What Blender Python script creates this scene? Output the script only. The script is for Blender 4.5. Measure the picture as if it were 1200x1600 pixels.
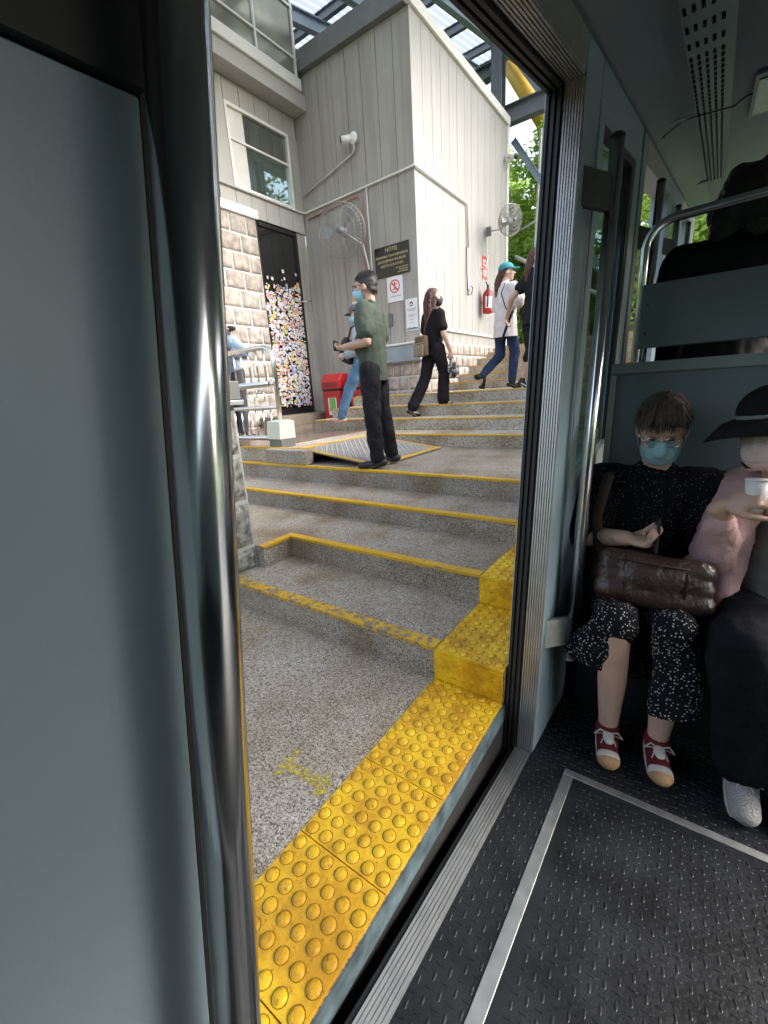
import bpy, bmesh, math, random
from math import radians as R, sin, cos, pi, tan
from mathutils import Vector as V, Matrix, noise
import numpy as np
random.seed(7)
S = bpy.context.scene
for o in list(bpy.data.objects): bpy.data.objects.remove(o)
COL = S.collection

# ------------------------------------------------------------------ camera
cam = bpy.data.objects.new('camera', bpy.data.cameras.new('camera')); COL.objects.link(cam); S.camera = cam
def rotv(w):
    t = np.linalg.norm(w); k = w/t; K = np.array([[0,-k[2],k[1]],[k[2],0,-k[0]],[-k[1],k[0],0]])
    return np.eye(3)+np.sin(t)*K+(1-np.cos(t))*K@K
RW = rotv(np.array([1.79860467, .530583362, -.488260301]))      # world -> camera (x right, y down, z forward)
M3 = RW.T @ np.diag([1., -1., -1.])
mw = Matrix(M3.tolist()).to_4x4(); mw.translation = V((0, 0, 1.2)); cam.matrix_world = mw
cam.data.sensor_fit = 'HORIZONTAL'; cam.data.sensor_width = 36.0; cam.data.lens = 667.966/1200*36.0
cam.data.clip_start = .02; cam.data.clip_end = 600
# ------------------------------------------------------------------ sky, sun, exposure
W = bpy.data.worlds.new('World'); S.world = W; W.use_nodes = True
SUN_EL, SUN_AZ = R(35), R(62)       # azimuth from +y towards +x
nt = W.node_tree; nt.nodes.clear()
sk = nt.nodes.new('ShaderNodeTexSky'); sk.sky_type = 'NISHITA'; sk.sun_disc = False
sk.sun_elevation = SUN_EL; sk.sun_rotation = SUN_AZ; sk.air_density = 1.0; sk.dust_density = 4.0; sk.ozone_density = 1.0
hs = nt.nodes.new('ShaderNodeHueSaturation'); hs.inputs['Saturation'].default_value = .62; hs.inputs['Value'].default_value = 1.0
bg = nt.nodes.new('ShaderNodeBackground'); bg.inputs[1].default_value = .15
ow = nt.nodes.new('ShaderNodeOutputWorld')
nt.links.new(sk.outputs[0], hs.inputs['Color']); nt.links.new(hs.outputs[0], bg.inputs[0]); nt.links.new(bg.outputs[0], ow.inputs[0])
sl = bpy.data.lights.new('sun', 'SUN'); sl.energy = .6; sl.angle = R(30); sl.color = (1, .98, .95)
so = bpy.data.objects.new('sun', sl); COL.objects.link(so)
sd = V((sin(SUN_AZ)*cos(SUN_EL), cos(SUN_AZ)*cos(SUN_EL), sin(SUN_EL)))
so.rotation_euler = sd.to_track_quat('Z', 'Y').to_euler()
S.view_settings.view_transform = 'Standard'; S.view_settings.look = 'None'
S.view_settings.exposure = 2.05; S.view_settings.gamma = 1.0; S.view_settings.use_curve_mapping = False
S.render.engine = 'CYCLES'; S.cycles.use_denoising = True
S.cycles.max_bounces = 10; S.cycles.diffuse_bounces = 6; S.cycles.glossy_bounces = 5; S.cycles.transparent_max_bounces = 24
S.cycles.sample_clamp_indirect = 6; S.cycles.caustics_reflective = False; S.cycles.caustics_refractive = False
# ------------------------------------------------------------------ helpers
TH = R(-7.2)
TM = Matrix.Translation((0, 0, 1.2)) @ Matrix.Rotation(TH, 4, 'X')    # carriage frame: it leans with the track

def mat(name, col, rough=.6, metal=0., var=.12, vs=6., col2=None, bump=0., bs=40., spec=.5, vmode='noise', detail=4., trans=0., coat=0.):
    m = bpy.data.materials.new(name); m.use_nodes = True; n = m.node_tree; N = n.nodes; L = n.links
    b = N['Principled BSDF']; b.inputs['Roughness'].default_value = rough; b.inputs['Metallic'].default_value = metal
    b.inputs['Specular IOR Level'].default_value = spec
    if coat: b.inputs['Coat Weight'].default_value = coat
    tc = N.new('ShaderNodeTexCoord')
    t = N.new('ShaderNodeTexNoise'); t.inputs['Scale'].default_value = vs; t.inputs['Detail'].default_value = detail
    L.new(tc.outputs['Object'], t.inputs['Vector'])
    r = N.new('ShaderNodeValToRGB'); r.color_ramp.elements[0].position = .3; r.color_ramp.elements[1].position = .7
    c = V(col)
    a = c*(1-var); d = c*(1+var) if col2 is None else V(col2)
    r.color_ramp.elements[0].color = (*a, 1); r.color_ramp.elements[1].color = (*d, 1)
    L.new(t.outputs['Fac'], r.inputs[0]); L.new(r.outputs[0], b.inputs['Base Color'])
    rr = N.new('ShaderNodeMapRange'); rr.inputs['To Min'].default_value = max(.03, rough*.85); rr.inputs['To Max'].default_value = min(1, rough*1.2)
    L.new(t.outputs['Fac'], rr.inputs['Value']); L.new(rr.outputs[0], b.inputs['Roughness'])
    if bump:
        t2 = N.new('ShaderNodeTexNoise'); t2.inputs['Scale'].default_value = bs; t2.inputs['Detail'].default_value = 5
        L.new(tc.outputs['Object'], t2.inputs['Vector'])
        bp = N.new('ShaderNodeBump'); bp.inputs['Strength'].default_value = bump; bp.inputs['Distance'].default_value = .01
        L.new(t2.outputs['Fac'], bp.inputs['Height']); L.new(bp.outputs[0], b.inputs['Normal'])
    return m
def nodes(m): return m.node_tree.nodes, m.node_tree.links, m.node_tree.nodes['Principled BSDF']
def ramp(N, stops):
    r = N.new('ShaderNodeValToRGB'); e = r.color_ramp.elements
    while len(e) < len(stops): e.new(.5)
    for k, (p, c) in enumerate(stops): e[k].position = p; e[k].color = (*c, 1)
    return r
def grit(m, scale, cols, bump=.3, mix=1., worn=None, wscale=3.):
    """speckled pebble-wash: a voronoi cell colour through a ramp, with a stain noise over it"""
    N, L, b = nodes(m); tc = N.new('ShaderNodeTexCoord')
    v = N.new('ShaderNodeTexVoronoi'); v.inputs['Scale'].default_value = scale
    L.new(tc.outputs['Object'], v.inputs['Vector'])
    sp = N.new('ShaderNodeSeparateColor'); L.new(v.outputs['Color'], sp.inputs[0])
    r = ramp(N, cols); r.color_ramp.interpolation = 'CONSTANT'; L.new(sp.outputs[0], r.inputs[0])
    s = N.new('ShaderNodeTexNoise'); s.inputs['Scale'].default_value = wscale; s.inputs['Detail'].default_value = 6; L.new(tc.outputs['Object'], s.inputs['Vector'])
    r2 = ramp(N, [(.34, (.70, .57, .42)), (.5, (.97, .87, .75)), (.68, (1.10, 1.05, .98))]); L.new(s.outputs['Fac'], r2.inputs[0])
    mx = N.new('ShaderNodeMix'); mx.data_type = 'RGBA'; mx.blend_type = 'MULTIPLY'; mx.inputs[0].default_value = 1
    L.new(r.outputs[0], mx.inputs[6]); L.new(r2.outputs[0], mx.inputs[7]); L.new(mx.outputs[2], b.inputs['Base Color'])
    bp = N.new('ShaderNodeBump'); bp.inputs['Strength'].default_value = bump; bp.inputs['Distance'].default_value = .004
    L.new(v.outputs['Distance'], bp.inputs['Height']); L.new(bp.outputs[0], b.inputs['Normal'])
    return m
def worn(m, under, scale, thr, soft=.05):
    """paint rubbed through to what is under it"""
    N, L, b = nodes(m); tc = N.new('ShaderNodeTexCoord')
    src = b.inputs['Base Color'].links[0].from_socket
    s = N.new('ShaderNodeTexNoise'); s.inputs['Scale'].default_value = scale; s.inputs['Detail'].default_value = 8; s.inputs['Roughness'].default_value = .7
    L.new(tc.outputs['Object'], s.inputs['Vector'])
    r = ramp(N, [(thr-soft, (0, 0, 0)), (thr+soft, (1, 1, 1))]); L.new(s.outputs['Fac'], r.inputs[0])
    mx = N.new('ShaderNodeMix'); mx.data_type = 'RGBA'; L.new(r.outputs[0], mx.inputs[0]); mx.inputs[6].default_value = (*under, 1)
    L.new(src, mx.inputs[7]); L.new(mx.outputs[2], b.inputs['Base Color'])
    return m
def dots(m, scale, r0, col, dark):
    N, L, b = nodes(m); tc = N.new('ShaderNodeTexCoord')
    v = N.new('ShaderNodeTexVoronoi'); v.inputs['Scale'].default_value = scale; v.inputs['Randomness'].default_value = .85
    L.new(tc.outputs['Object'], v.inputs['Vector'])
    r = ramp(N, [(r0, col), (r0+.04, dark)]); L.new(v.outputs['Distance'], r.inputs[0]); L.new(r.outputs[0], b.inputs['Base Color'])
    return m
def glassy(name, tint=(.9, .95, .93), gl=.12, rough=.02):
    m = bpy.data.materials.new(name); m.use_nodes = True; N, L = m.node_tree.nodes, m.node_tree.links
    N.clear(); o = N.new('ShaderNodeOutputMaterial'); t = N.new('ShaderNodeBsdfTransparent'); t.inputs[0].default_value = (*tint, 1)
    g = N.new('ShaderNodeBsdfGlossy'); g.inputs['Roughness'].default_value = rough; g.inputs[0].default_value = (.9, .95, .95, 1)
    lw = N.new('ShaderNodeLayerWeight'); lw.inputs[0].default_value = .35
    mr = N.new('ShaderNodeMapRange'); mr.inputs['To Min'].default_value = gl; mr.inputs['To Max'].default_value = min(1, gl+.5)
    L.new(lw.outputs['Fresnel'], mr.inputs[0])
    x = N.new('ShaderNodeMixShader'); L.new(mr.outputs[0], x.inputs[0]); L.new(t.outputs[0], x.inputs[1]); L.new(g.outputs[0], x.inputs[2]); L.new(x.outputs[0], o.inputs[0])
    return m
def leafy(name, a, b2, tr=.35):
    m = bpy.data.materials.new(name); m.use_nodes = True; N, L = m.node_tree.nodes, m.node_tree.links
    N.clear(); o = N.new('ShaderNodeOutputMaterial'); d = N.new('ShaderNodeBsdfDiffuse'); t = N.new('ShaderNodeBsdfTranslucent')
    tc = N.new('ShaderNodeTexCoord'); n = N.new('ShaderNodeTexNoise'); n.inputs['Scale'].default_value = 1.3; L.new(tc.outputs['Object'], n.inputs[0])
    r = ramp(N, [(.35, a), (.65, b2)]); L.new(n.outputs['Fac'], r.inputs[0]); L.new(r.outputs[0], d.inputs[0]); L.new(r.outputs[0], t.inputs[0])
    x = N.new('ShaderNodeMixShader'); x.inputs[0].default_value = tr; L.new(d.outputs[0], x.inputs[1]); L.new(t.outputs[0], x.inputs[2]); L.new(x.outputs[0], o.inputs[0])
    return m

def fin(name, bm, m, parent=None, smooth=False):
    me = bpy.data.meshes.new(name); bm.to_mesh(me); bm.free()
    if m is not None:
        for k in (m if isinstance(m, (list, tuple)) else [m]): me.materials.append(k)
    if smooth:
        for p in me.polygons: p.use_smooth = True
    o = bpy.data.objects.new(name, me); COL.objects.link(o)
    if parent: o.parent = parent
    return o
def thing(name, label, cat, loc=(0, 0, 0), rz=0, group=None, mw=None):
    o = bpy.data.objects.new(name, None); COL.objects.link(o); o.empty_display_size = .1
    if mw is not None: o.matrix_world = mw
    else: o.location = loc; o.rotation_euler = (0, 0, rz)
    o['label'] = label; o['category'] = cat
    if group: o['group'] = group
    return o
def tag(o, label=None, cat=None, group=None, kind=None):
    if label: o['label'] = label
    if cat: o['category'] = cat
    if group: o['group'] = group
    if kind: o['kind'] = kind
    return o
def B(): return bmesh.new()
def bx(bm, x0, x1, y0, y1, z0, z1, mi=0):
    vs = [bm.verts.new(p) for p in ((x0,y0,z0),(x1,y0,z0),(x1,y1,z0),(x0,y1,z0),(x0,y0,z1),(x1,y0,z1),(x1,y1,z1),(x0,y1,z1))]
    for f in ((0,3,2,1),(4,5,6,7),(0,1,5,4),(1,2,6,5),(2,3,7,6),(3,0,4,7)):
        bm.faces.new([vs[i] for i in f]).material_index = mi
    return vs
def bev(bm, w, seg=1): bmesh.ops.bevel(bm, geom=list(bm.edges), offset=w, segments=seg, affect='EDGES', profile=.5)
def box(name, dims, m, parent=None, bevel=0, smooth=False):
    bm = B(); bx(bm, *dims)
    if bevel: bev(bm, bevel, 1 if bevel < .004 else 2)
    return fin(name, bm, m, parent, smooth)
def prism(bm, poly, axis, a, b, mi=0):
    """poly of 2-tuples in the other two axes, extruded along axis from a to b"""
    def P(u, v, w): return (w, u, v) if axis == 'x' else ((u, w, v) if axis == 'y' else (u, v, w))
    A = [bm.verts.new(P(u, v, a)) for u, v in poly]; Z = [bm.verts.new(P(u, v, b)) for u, v in poly]
    n = len(poly); fs = [bm.faces.new(A), bm.faces.new(Z[::-1])]
    for i in range(n): fs.append(bm.faces.new((A[i], A[i-1], Z[i-1], Z[i])))
    for f in fs: f.material_index = mi
    bmesh.ops.recalc_face_normals(bm, faces=fs)
def frame(v):
    v = V(v).normalized(); u = v.cross(V((0, 0, 1)))
    if u.length < 1e-3: u = V((1, 0, 0))
    u.normalize(); return u, v.cross(u).normalized()
def tube(bm, pts, r, n=10, mi=0, caps=True):
    pts = [V(p) for p in pts]; rings = []
    rr = r if isinstance(r, (list, tuple)) else [r]*len(pts)
    u = None
    for i, p in enumerate(pts):
        d = (pts[min(i+1, len(pts)-1)]-pts[max(i-1, 0)]).normalized()
        if u is None: u, w = frame(d)
        else:
            u = (u-d*u.dot(d)).normalized(); w = d.cross(u)
        rings.append([bm.verts.new(p+(u*cos(2*pi*k/n)+w*sin(2*pi*k/n))*rr[i]) for k in range(n)])
    fs = []
    for a, b in zip(rings, rings[1:]):
        for k in range(n): fs.append(bm.faces.new((a[k-1], a[k], b[k], b[k-1])))
    if caps: fs += [bm.faces.new(rings[0][::-1]), bm.faces.new(rings[-1])]
    for f in fs: f.material_index = mi; f.smooth = True
    bmesh.ops.recalc_face_normals(bm, faces=fs)
def arc(c, r, a0, a1, ax, ay, n=8):
    return [V(c)+V(ax)*r*cos(a0+(a1-a0)*k/n)+V(ay)*r*sin(a0+(a1-a0)*k/n) for k in range(n+1)]
def ball(bm, c, r, flat=(1, 1, 1), u=14, v=10, rot=None):
    m = Matrix.Translation(c) @ (rot.to_4x4() if rot is not None else Matrix()) @ Matrix.Diagonal((*flat, 1))
    g = bmesh.ops.create_uvsphere(bm, u_segments=u, v_segments=v, radius=r, matrix=m)
    return g['verts']
def cyl(bm, p0, p1, r, n=24, mi=0): tube(bm, [p0, p1], r, n, mi)
def text(name, body, size, loc, rot, m, parent=None, ext=.0015, align='CENTER', sx=1.):
    c = bpy.data.curves.new(name, 'FONT'); c.body = body; c.size = size; c.align_x = align; c.align_y = 'CENTER'; c.extrude = ext; c.resolution_u = 2
    t = bpy.data.objects.new(name, c); COL.objects.link(t)
    dg = bpy.context.evaluated_depsgraph_get(); me = bpy.data.meshes.new_from_object(t.evaluated_get(dg))
    bpy.data.objects.remove(t)
    me.transform(Matrix.Translation(loc) @ rot.to_4x4() @ Matrix.Diagonal((sx, 1, 1, 1))); me.materials.clear(); me.materials.append(m)
    o = bpy.data.objects.new(name, me); COL.objects.link(o)
    if parent: o.parent = parent
    return o
# volume modelling: tapered capsules and ellipsoids fused by a voxel remesh into ONE skin
def cap(bm, p0, r0, p1, r1, flat=None, n=12):
    p0, p1 = V(p0), V(p1); d = p1-p0; L = d.length
    if L < 1e-6: d = V((0, 0, 1)); L = 1e-6
    d = d/L
    if flat is None: u, w = frame(d); f = 1.
    else:
        w = V(flat[0]); w = (w-d*w.dot(d)).normalized(); u = w.cross(d); f = flat[1]
    rings = []
    for k in range(9):
        if k < 4: a = -pi/2+(pi/2)*k/4; c0, rr = p0, r0
        elif k == 4: a = 0; c0, rr = p0, r0
        else: a = (pi/2)*(k-5)/4; c0, rr = p1, r1
        if k == 5: a = 0
        rings.append((c0+d*rr*sin(a), rr*cos(a)))
    rings.append((p1+d*r1, 0))
    P = []
    for c, r in rings:
        if r < 1e-4: P.append([bm.verts.new(c)])
        else: P.append([bm.verts.new(c+(u*cos(2*pi*k/n)+w*f*sin(2*pi*k/n))*r) for k in range(n)])
    for a, b in zip(P, P[1:]):
        if len(a) == 1 and len(b) == 1: continue
        if len(a) == 1:
            for k in range(n): bm.faces.new((a[0], b[k], b[k-1]))
        elif len(b) == 1:
            for k in range(n): bm.faces.new((a[k-1], a[k], b[0]))
        else:
            for k in range(n): bm.faces.new((a[k-1], a[k], b[k], b[k-1]))
def ell(bm, c, r, rot=None):
    ball(bm, V(c), 1., r, 16, 12, rot)
def blob(name, shapes, m, parent=None, vox=.012, it=4, fac=.5, disp=0., dscale=.08, cut=None):
    bm = B()
    for s in shapes:
        if s[0] == 'c': cap(bm, *s[1:])
        else: ell(bm, *s[1:])
    bmesh.ops.recalc_face_normals(bm, faces=bm.faces)
    me = bpy.data.meshes.new(name); bm.to_mesh(me); bm.free()
    o = bpy.data.objects.new(name, me); COL.objects.link(o)
    md = o.modifiers.new('r', 'REMESH'); md.mode = 'VOXEL'; md.voxel_size = vox; md.adaptivity = 0; md.use_smooth_shade = True
    if it:
        md = o.modifiers.new('s', 'SMOOTH'); md.factor = fac; md.iterations = it
    dg = bpy.context.evaluated_depsgraph_get(); dg.update()
    e = bpy.data.meshes.new_from_object(o.evaluated_get(dg)); o.modifiers.clear(); o.data = e; bpy.data.meshes.remove(me)
    if disp:
        vn = [v.normal.copy() for v in e.vertices]
        for v, n_ in zip(e.vertices, vn):
            q = v.co/dscale; k = noise.noise(q*1.0)+.5*noise.noise(V((q.x*2.3, q.y*2.3, q.z*1.1)))+.38*noise.noise(V((q.x*3.2+q.z*2.4, q.y*3.2-q.z*1.8, q.z*4.1)))
            v.co += n_*k*disp
    if cut:
        b = B(); b.from_mesh(e)
        for co, no in cut:
            bmesh.ops.bisect_plane(b, geom=b.verts[:]+b.edges[:]+b.faces[:], plane_co=co, plane_no=no, clear_outer=True)
        b.to_mesh(e); b.free()
    e.materials.clear()
    e.materials.append(m)
    for p in e.polygons: p.use_smooth = True
    e.name = name
    if parent: o.parent = parent
    return o
# ------------------------------------------------------------------ materials
SPECK = [(0, (.10, .09, .08)), (.13, (.20, .185, .16)), (.36, (.33, .315, .285)), (.70, (.42, .40, .365)), (.92, (.54, .52, .48))]
M_peb = grit(mat('pebble_wash', (.3, .28, .25), .75), 230, SPECK, .5)
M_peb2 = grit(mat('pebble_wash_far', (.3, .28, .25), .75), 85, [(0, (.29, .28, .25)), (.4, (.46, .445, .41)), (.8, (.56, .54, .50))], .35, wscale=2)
M_yel = worn(mat('yellow_paint', (.62, .36, .012), .5, var=.12, vs=5, bump=.15, bs=90), (.22, .19, .14), 26, .38, .03)
M_yel1 = worn(mat('yellow_paint_rubbed', (.62, .36, .012), .5, var=.12, vs=5, bump=.4, bs=60), (.2, .17, .12), 30, .475, .05)
M_ghost = mat('yellow_paint_ghost', (.55, .44, .05), .7)
def ghost():
    N, L, b = nodes(M_ghost); o = N['Material Output']; t = N.new('ShaderNodeBsdfTransparent'); x = N.new('ShaderNodeMixShader'); tc = N.new('ShaderNodeTexCoord')
    s = N.new('ShaderNodeTexNoise'); s.inputs['Scale'].default_value = 70; s.inputs['Detail'].default_value = 6; s.inputs['Roughness'].default_value = .7; L.new(tc.outputs['Object'], s.inputs[0])
    r = ramp(N, [(.46, (0, 0, 0)), (.60, (.85, .85, .85))]); L.new(s.outputs[0], r.inputs[0])
    L.new(r.outputs[0], x.inputs[0]); L.new(t.outputs[0], x.inputs[1]); L.new(b.outputs[0], x.inputs[2]); L.new(x.outputs[0], o.inputs[0])
ghost()
M_tac = mat('tactile_yellow', (.78, .50, .014), .5, var=.08, vs=5, bump=.22, bs=120, spec=.45)
M_tdirt = mat('dirt_in_the_dome_joint', (.20, .12, .02), .8, var=.5, vs=30, col2=(.42, .26, .02))
def tactile():
    N, L, b = nodes(M_tac); src = b.inputs['Base Color'].links[0].from_socket; tc = N.new('ShaderNodeTexCoord')
    s = N.new('ShaderNodeTexNoise'); s.inputs['Scale'].default_value = 4.2; s.inputs['Detail'].default_value = 9; s.inputs['Roughness'].default_value = .72; L.new(tc.outputs['Object'], s.inputs[0])
    r = ramp(N, [(.42, (1, 1, 1)), (.50, (.86, .74, .60)), (.57, (.62, .46, .34)), (.74, (.50, .37, .28))]); L.new(s.outputs[0], r.inputs[0])
    mx = N.new('ShaderNodeMix'); mx.data_type = 'RGBA'; mx.blend_type = 'MULTIPLY'; mx.inputs[0].default_value = .85
    L.new(src, mx.inputs[6]); L.new(r.outputs[0], mx.inputs[7])
    v = N.new('ShaderNodeTexNoise'); v.inputs['Scale'].default_value = 70; v.inputs['Detail'].default_value = 3; L.new(tc.outputs['Object'], v.inputs[0])
    r3 = ramp(N, [(.30, (.55, .46, .36)), (.40, (1, 1, 1))]); L.new(v.outputs[0], r3.inputs[0])
    m2 = N.new('ShaderNodeMix'); m2.data_type = 'RGBA'; m2.blend_type = 'MULTIPLY'; m2.inputs[0].default_value = .8
    L.new(mx.outputs[2], m2.inputs[6]); L.new(r3.outputs[0], m2.inputs[7]); L.new(m2.outputs[2], b.inputs['Base Color'])
tactile()
M_brownfl = mat('brown_floor', (.20, .15, .12), .22, var=.2, vs=3, spec=.5)
M_board = mat('painted_board', (.37, .35, .32), .55, var=.05, vs=2.2, bump=.05, bs=14)  # same paint as the right wall, darkened for the shaded front
M_boardL = mat('painted_board_lit', (.40, .39, .38), .5, var=.04, vs=2.2, bump=.05, bs=14)  # same paint, kept paler to carry the right wall's brighter light
M_groove = mat('board_groove', (.05, .045, .04), .8)
def streak(m, amt):
    N, L, b = nodes(m); src = b.inputs['Base Color'].links[0].from_socket; tc = N.new('ShaderNodeTexCoord')
    mp = N.new('ShaderNodeMapping'); mp.inputs['Scale'].default_value = (14, 14, .7); L.new(tc.outputs['Object'], mp.inputs[0])
    s = N.new('ShaderNodeTexNoise'); s.inputs['Scale'].default_value = 1; s.inputs['Detail'].default_value = 7; L.new(mp.outputs[0], s.inputs[0])
    r = ramp(N, [(.35, (1-amt, 1-amt*1.05, 1-amt*1.15)), (.6, (1, 1, 1))]); L.new(s.outputs[0], r.inputs[0])
    mx = N.new('ShaderNodeMix'); mx.data_type = 'RGBA'; mx.blend_type = 'MULTIPLY'; mx.inputs[0].default_value = 1
    L.new(src, mx.inputs[6]); L.new(r.outputs[0], mx.inputs[7]); L.new(mx.outputs[2], b.inputs['Base Color'])
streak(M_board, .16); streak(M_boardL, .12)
M_trimw = mat('white_trim', (.72, .71, .68), .5, var=.05)
M_beamg = mat('grey_beam', (.15, .155, .155), .45, var=.1)
M_steel_d = mat('dark_steel', (.14, .155, .17), .45, metal=0, var=.1)
M_steelblue = mat('blue_grey_steel', (.25, .31, .36), .45, var=.1)
M_mortar = mat('white_mortar', (.68, .66, .62), .8, var=.08, bump=.3, bs=60)
M_stones = [mat('stone_%d' % i, c, .8, var=.28, vs=9, bump=.9, bs=26, col2=d) for i, (c, d) in enumerate([
    ((.36, .30, .255), (.54, .47, .41)), ((.40, .335, .285), (.58, .51, .44)), ((.32, .27, .235), (.50, .44, .385)), ((.42, .36, .31), (.56, .51, .46))])]
M_pier = mat('grey_rubble', (.16, .16, .14), .85, var=.5, vs=22, bump=1., bs=30, col2=(.40, .40, .36))
M_pmort = mat('pier_mortar', (.42, .44, .42), .8, var=.12, bump=.5, bs=50)
M_steel = mat('stainless', (.62, .61, .58), .22, metal=1., var=.06, vs=12)
M_chrome = mat('polished_pole', (.74, .76, .77), .19, metal=1., var=.04, vs=30)
M_brush = mat('brushed_aluminium', (.52, .53, .53), .5, metal=1., var=.08, vs=25)
M_alu = mat('ribbed_aluminium', (.46, .455, .44), .42, metal=.85, var=.12, vs=18, bump=.1, bs=80)
M_black = mat('black_rubber', (.012, .012, .012), .55, var=.3)
M_dark = mat('dark_housing', (.009, .009, .010), .5, var=.25)
M_bracket = mat('dark_bracket', (.06, .062, .062), .45, var=.15)
M_train = mat('carriage_panel', (.30, .395, .45), .42, var=.06, vs=3, bump=.035, bs=160, spec=.5)
M_trainc = mat('carriage_ceiling', (.15, .18, .19), .45, var=.05, vs=3, bump=.05, bs=160)
M_part = mat('partition_panel', (.125, .162, .175), .4, var=.06, vs=3, bump=.05, bs=150)
M_floor = mat('studded_rubber', (.011, .0125, .015), .46, var=.45, vs=9, bump=.25, bs=90, spec=.45)
M_seat = mat('black_vinyl', (.006, .006, .007), .6, var=.3, spec=.15)
M_glass = glassy('window_glass', (.86, .92, .90), .10)
M_glassg = glassy('green_window_glass', (.62, .72, .68), .14)
M_dglass = mat('dark_glass', (.015, .015, .014), .06, var=.2, spec=.8)
M_roof = bpy.data.materials.new('translucent_sheet'); M_roof.use_nodes = True
def rf():
    N, L = M_roof.node_tree.nodes, M_roof.node_tree.links; N.clear(); o = N.new('ShaderNodeOutputMaterial')
    d = N.new('ShaderNodeBsdfTranslucent'); d.inputs[0].default_value = (.50, .55, .58, 1); g = N.new('ShaderNodeBsdfTransparent'); g.inputs[0].default_value = (.8, .9, .97, 1)
    x = N.new('ShaderNodeMixShader'); x.inputs[0].default_value = .02; L.new(d.outputs[0], x.inputs[1]); L.new(g.outputs[0], x.inputs[2]); L.new(x.outputs[0], o.inputs[0])
rf()
M_face = mat('platform_face_paint', (.10, .15, .17), .85, var=.6, vs=12, bump=.6, bs=25)
M_soil = mat('ballast_and_soil', (.26, .25, .235), .9, var=.4, vs=3, bump=.8, bs=9)
M_grass = mat('hillside_green', (.05, .09, .025), .9, var=.5, vs=1.5, bump=.8, bs=5)
M_bark = mat('bark', (.13, .10, .075), .9, var=.3, vs=8, bump=.8, bs=18)
M_leafA = leafy('leaf_bright', (.22, .36, .06), (.46, .62, .18), .62)
M_leafB = leafy('leaf_deep', (.05, .11, .02), (.12, .22, .04), .4)
M_pipe = mat('painted_conduit', (.58, .56, .52), .45, var=.06)
M_redpipe = mat('rusty_red_conduit', (.42, .16, .11), .6, var=.2)
M_white = mat('white_plastic', (.75, .74, .71), .4, var=.05)
M_cream = mat('cream_metal', (.62, .62, .52), .45, var=.05)
M_red = mat('red_plastic', (.42, .018, .022), .32, var=.12, spec=.5)
M_redp = mat('red_print', (.60, .05, .05), .5)
M_signb = mat('black_notice_board', (.025, .025, .022), .25, var=.2)
M_gold = mat('gold_lettering', (.55, .46, .22), .4)
M_ink = mat('dark_print', (.06, .06, .07), .6)
M_paper = mat('laminated_paper', (.76, .76, .78), .35, var=.04)
M_orange = mat('orange_print', (.70, .30, .10), .5)
M_green = mat('green_print', (.16, .42, .10), .5)
M_yframe = mat('yellow_frame', (.80, .46, .03), .5)
M_chk = mat('checker_plate', (.50, .49, .47), .5, metal=.15, var=.12, vs=10, bump=.1)

# ------------------------------------------------------------------ ground and hillside
def terrain():
    bm = B(); n = 48; xs = [-220+440*i/n for i in range(n+1)]; ys = [-120+440*i/n for i in range(n+1)]
    g = []
    for y in ys:
        row = []
        for x in xs:
            h = -1.75
            t = max(0, y-17)*.20
            t2 = max(0, -x-16)*.30
            h += min(t+t2, 60)+ (noise.noise(V((x*.03, y*.03, 1)))*4 if (t+t2) > 1 else 0)
            row.append(bm.verts.new((x, y, h)))
        g.append(row)
    for j in range(n):
        for i in range(n): bm.faces.new((g[j][i], g[j][i+1], g[j+1][i+1], g[j+1][i]))
    tag(fin('ground', bm, M_grass, smooth=True), kind='structure')
terrain()
tag(box('track_bed', (-.85, 9, -14, 40, -1.74, -1.72), M_soil), kind='structure')

# ------------------------------------------------------------------ stepped platform
PF = thing('platform', '', ''); del PF['label']; del PF['category']; PF['kind'] = 'structure'
YS = [0, 1.375, 1.847, 2.36, 2.815, 4.27, 4.75, 5.2, 5.75, 7.68, 8.14, 8.6, 9.07, 9.55, 10.0]
ZS = [0, .14, .283, .413, .556, .69, .832, .975, 1.118, 1.265, 1.41, 1.565, 1.72, 1.865, 2.0]
XR = -.5
bm = B(); bx(bm, -9, -.8, -3, 16, -1.7, 0); bx(bm, -.8, XR, -3, 16, -1.7, -.012); fin('platform_base', bm, M_peb, PF)
box('edge_wall', (XR, XR+.006, -3, 16, -.085, -.014), M_face, PF)
box('edge_wall', (XR, XR+.004, -3, 16, -1.7, -.0855), mat('dark_lower_wall', (.025, .025, .024), .9, bump=.5), PF)  # near-black lower face below the painted band
for i in range(1, 15):
    x1 = -.8 if i < 4 else XR
    bm = B(); bx(bm, -9 if i < 6 else (-4.76 if i < 9 else -4.02), x1, YS[i], 16, ZS[i-1], ZS[i])
    if i < 4: bx(bm, x1, XR, YS[i]+.004, 16, ZS[i-1]-(.012 if i == 1 else .012), ZS[i]-.012)
    if i == 2: bx(bm, -9, -2.178, 1.61, YS[2], ZS[1], ZS[2])
    if i == 5: bx(bm, -9, -3.2, 2.95, YS[5], ZS[4], ZS[5])
    if i >= 9: pass
    bmesh.ops.remove_doubles(bm, verts=bm.verts, dist=1e-5)
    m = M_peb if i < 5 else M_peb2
    fin('step', bm, m, PF)
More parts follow.
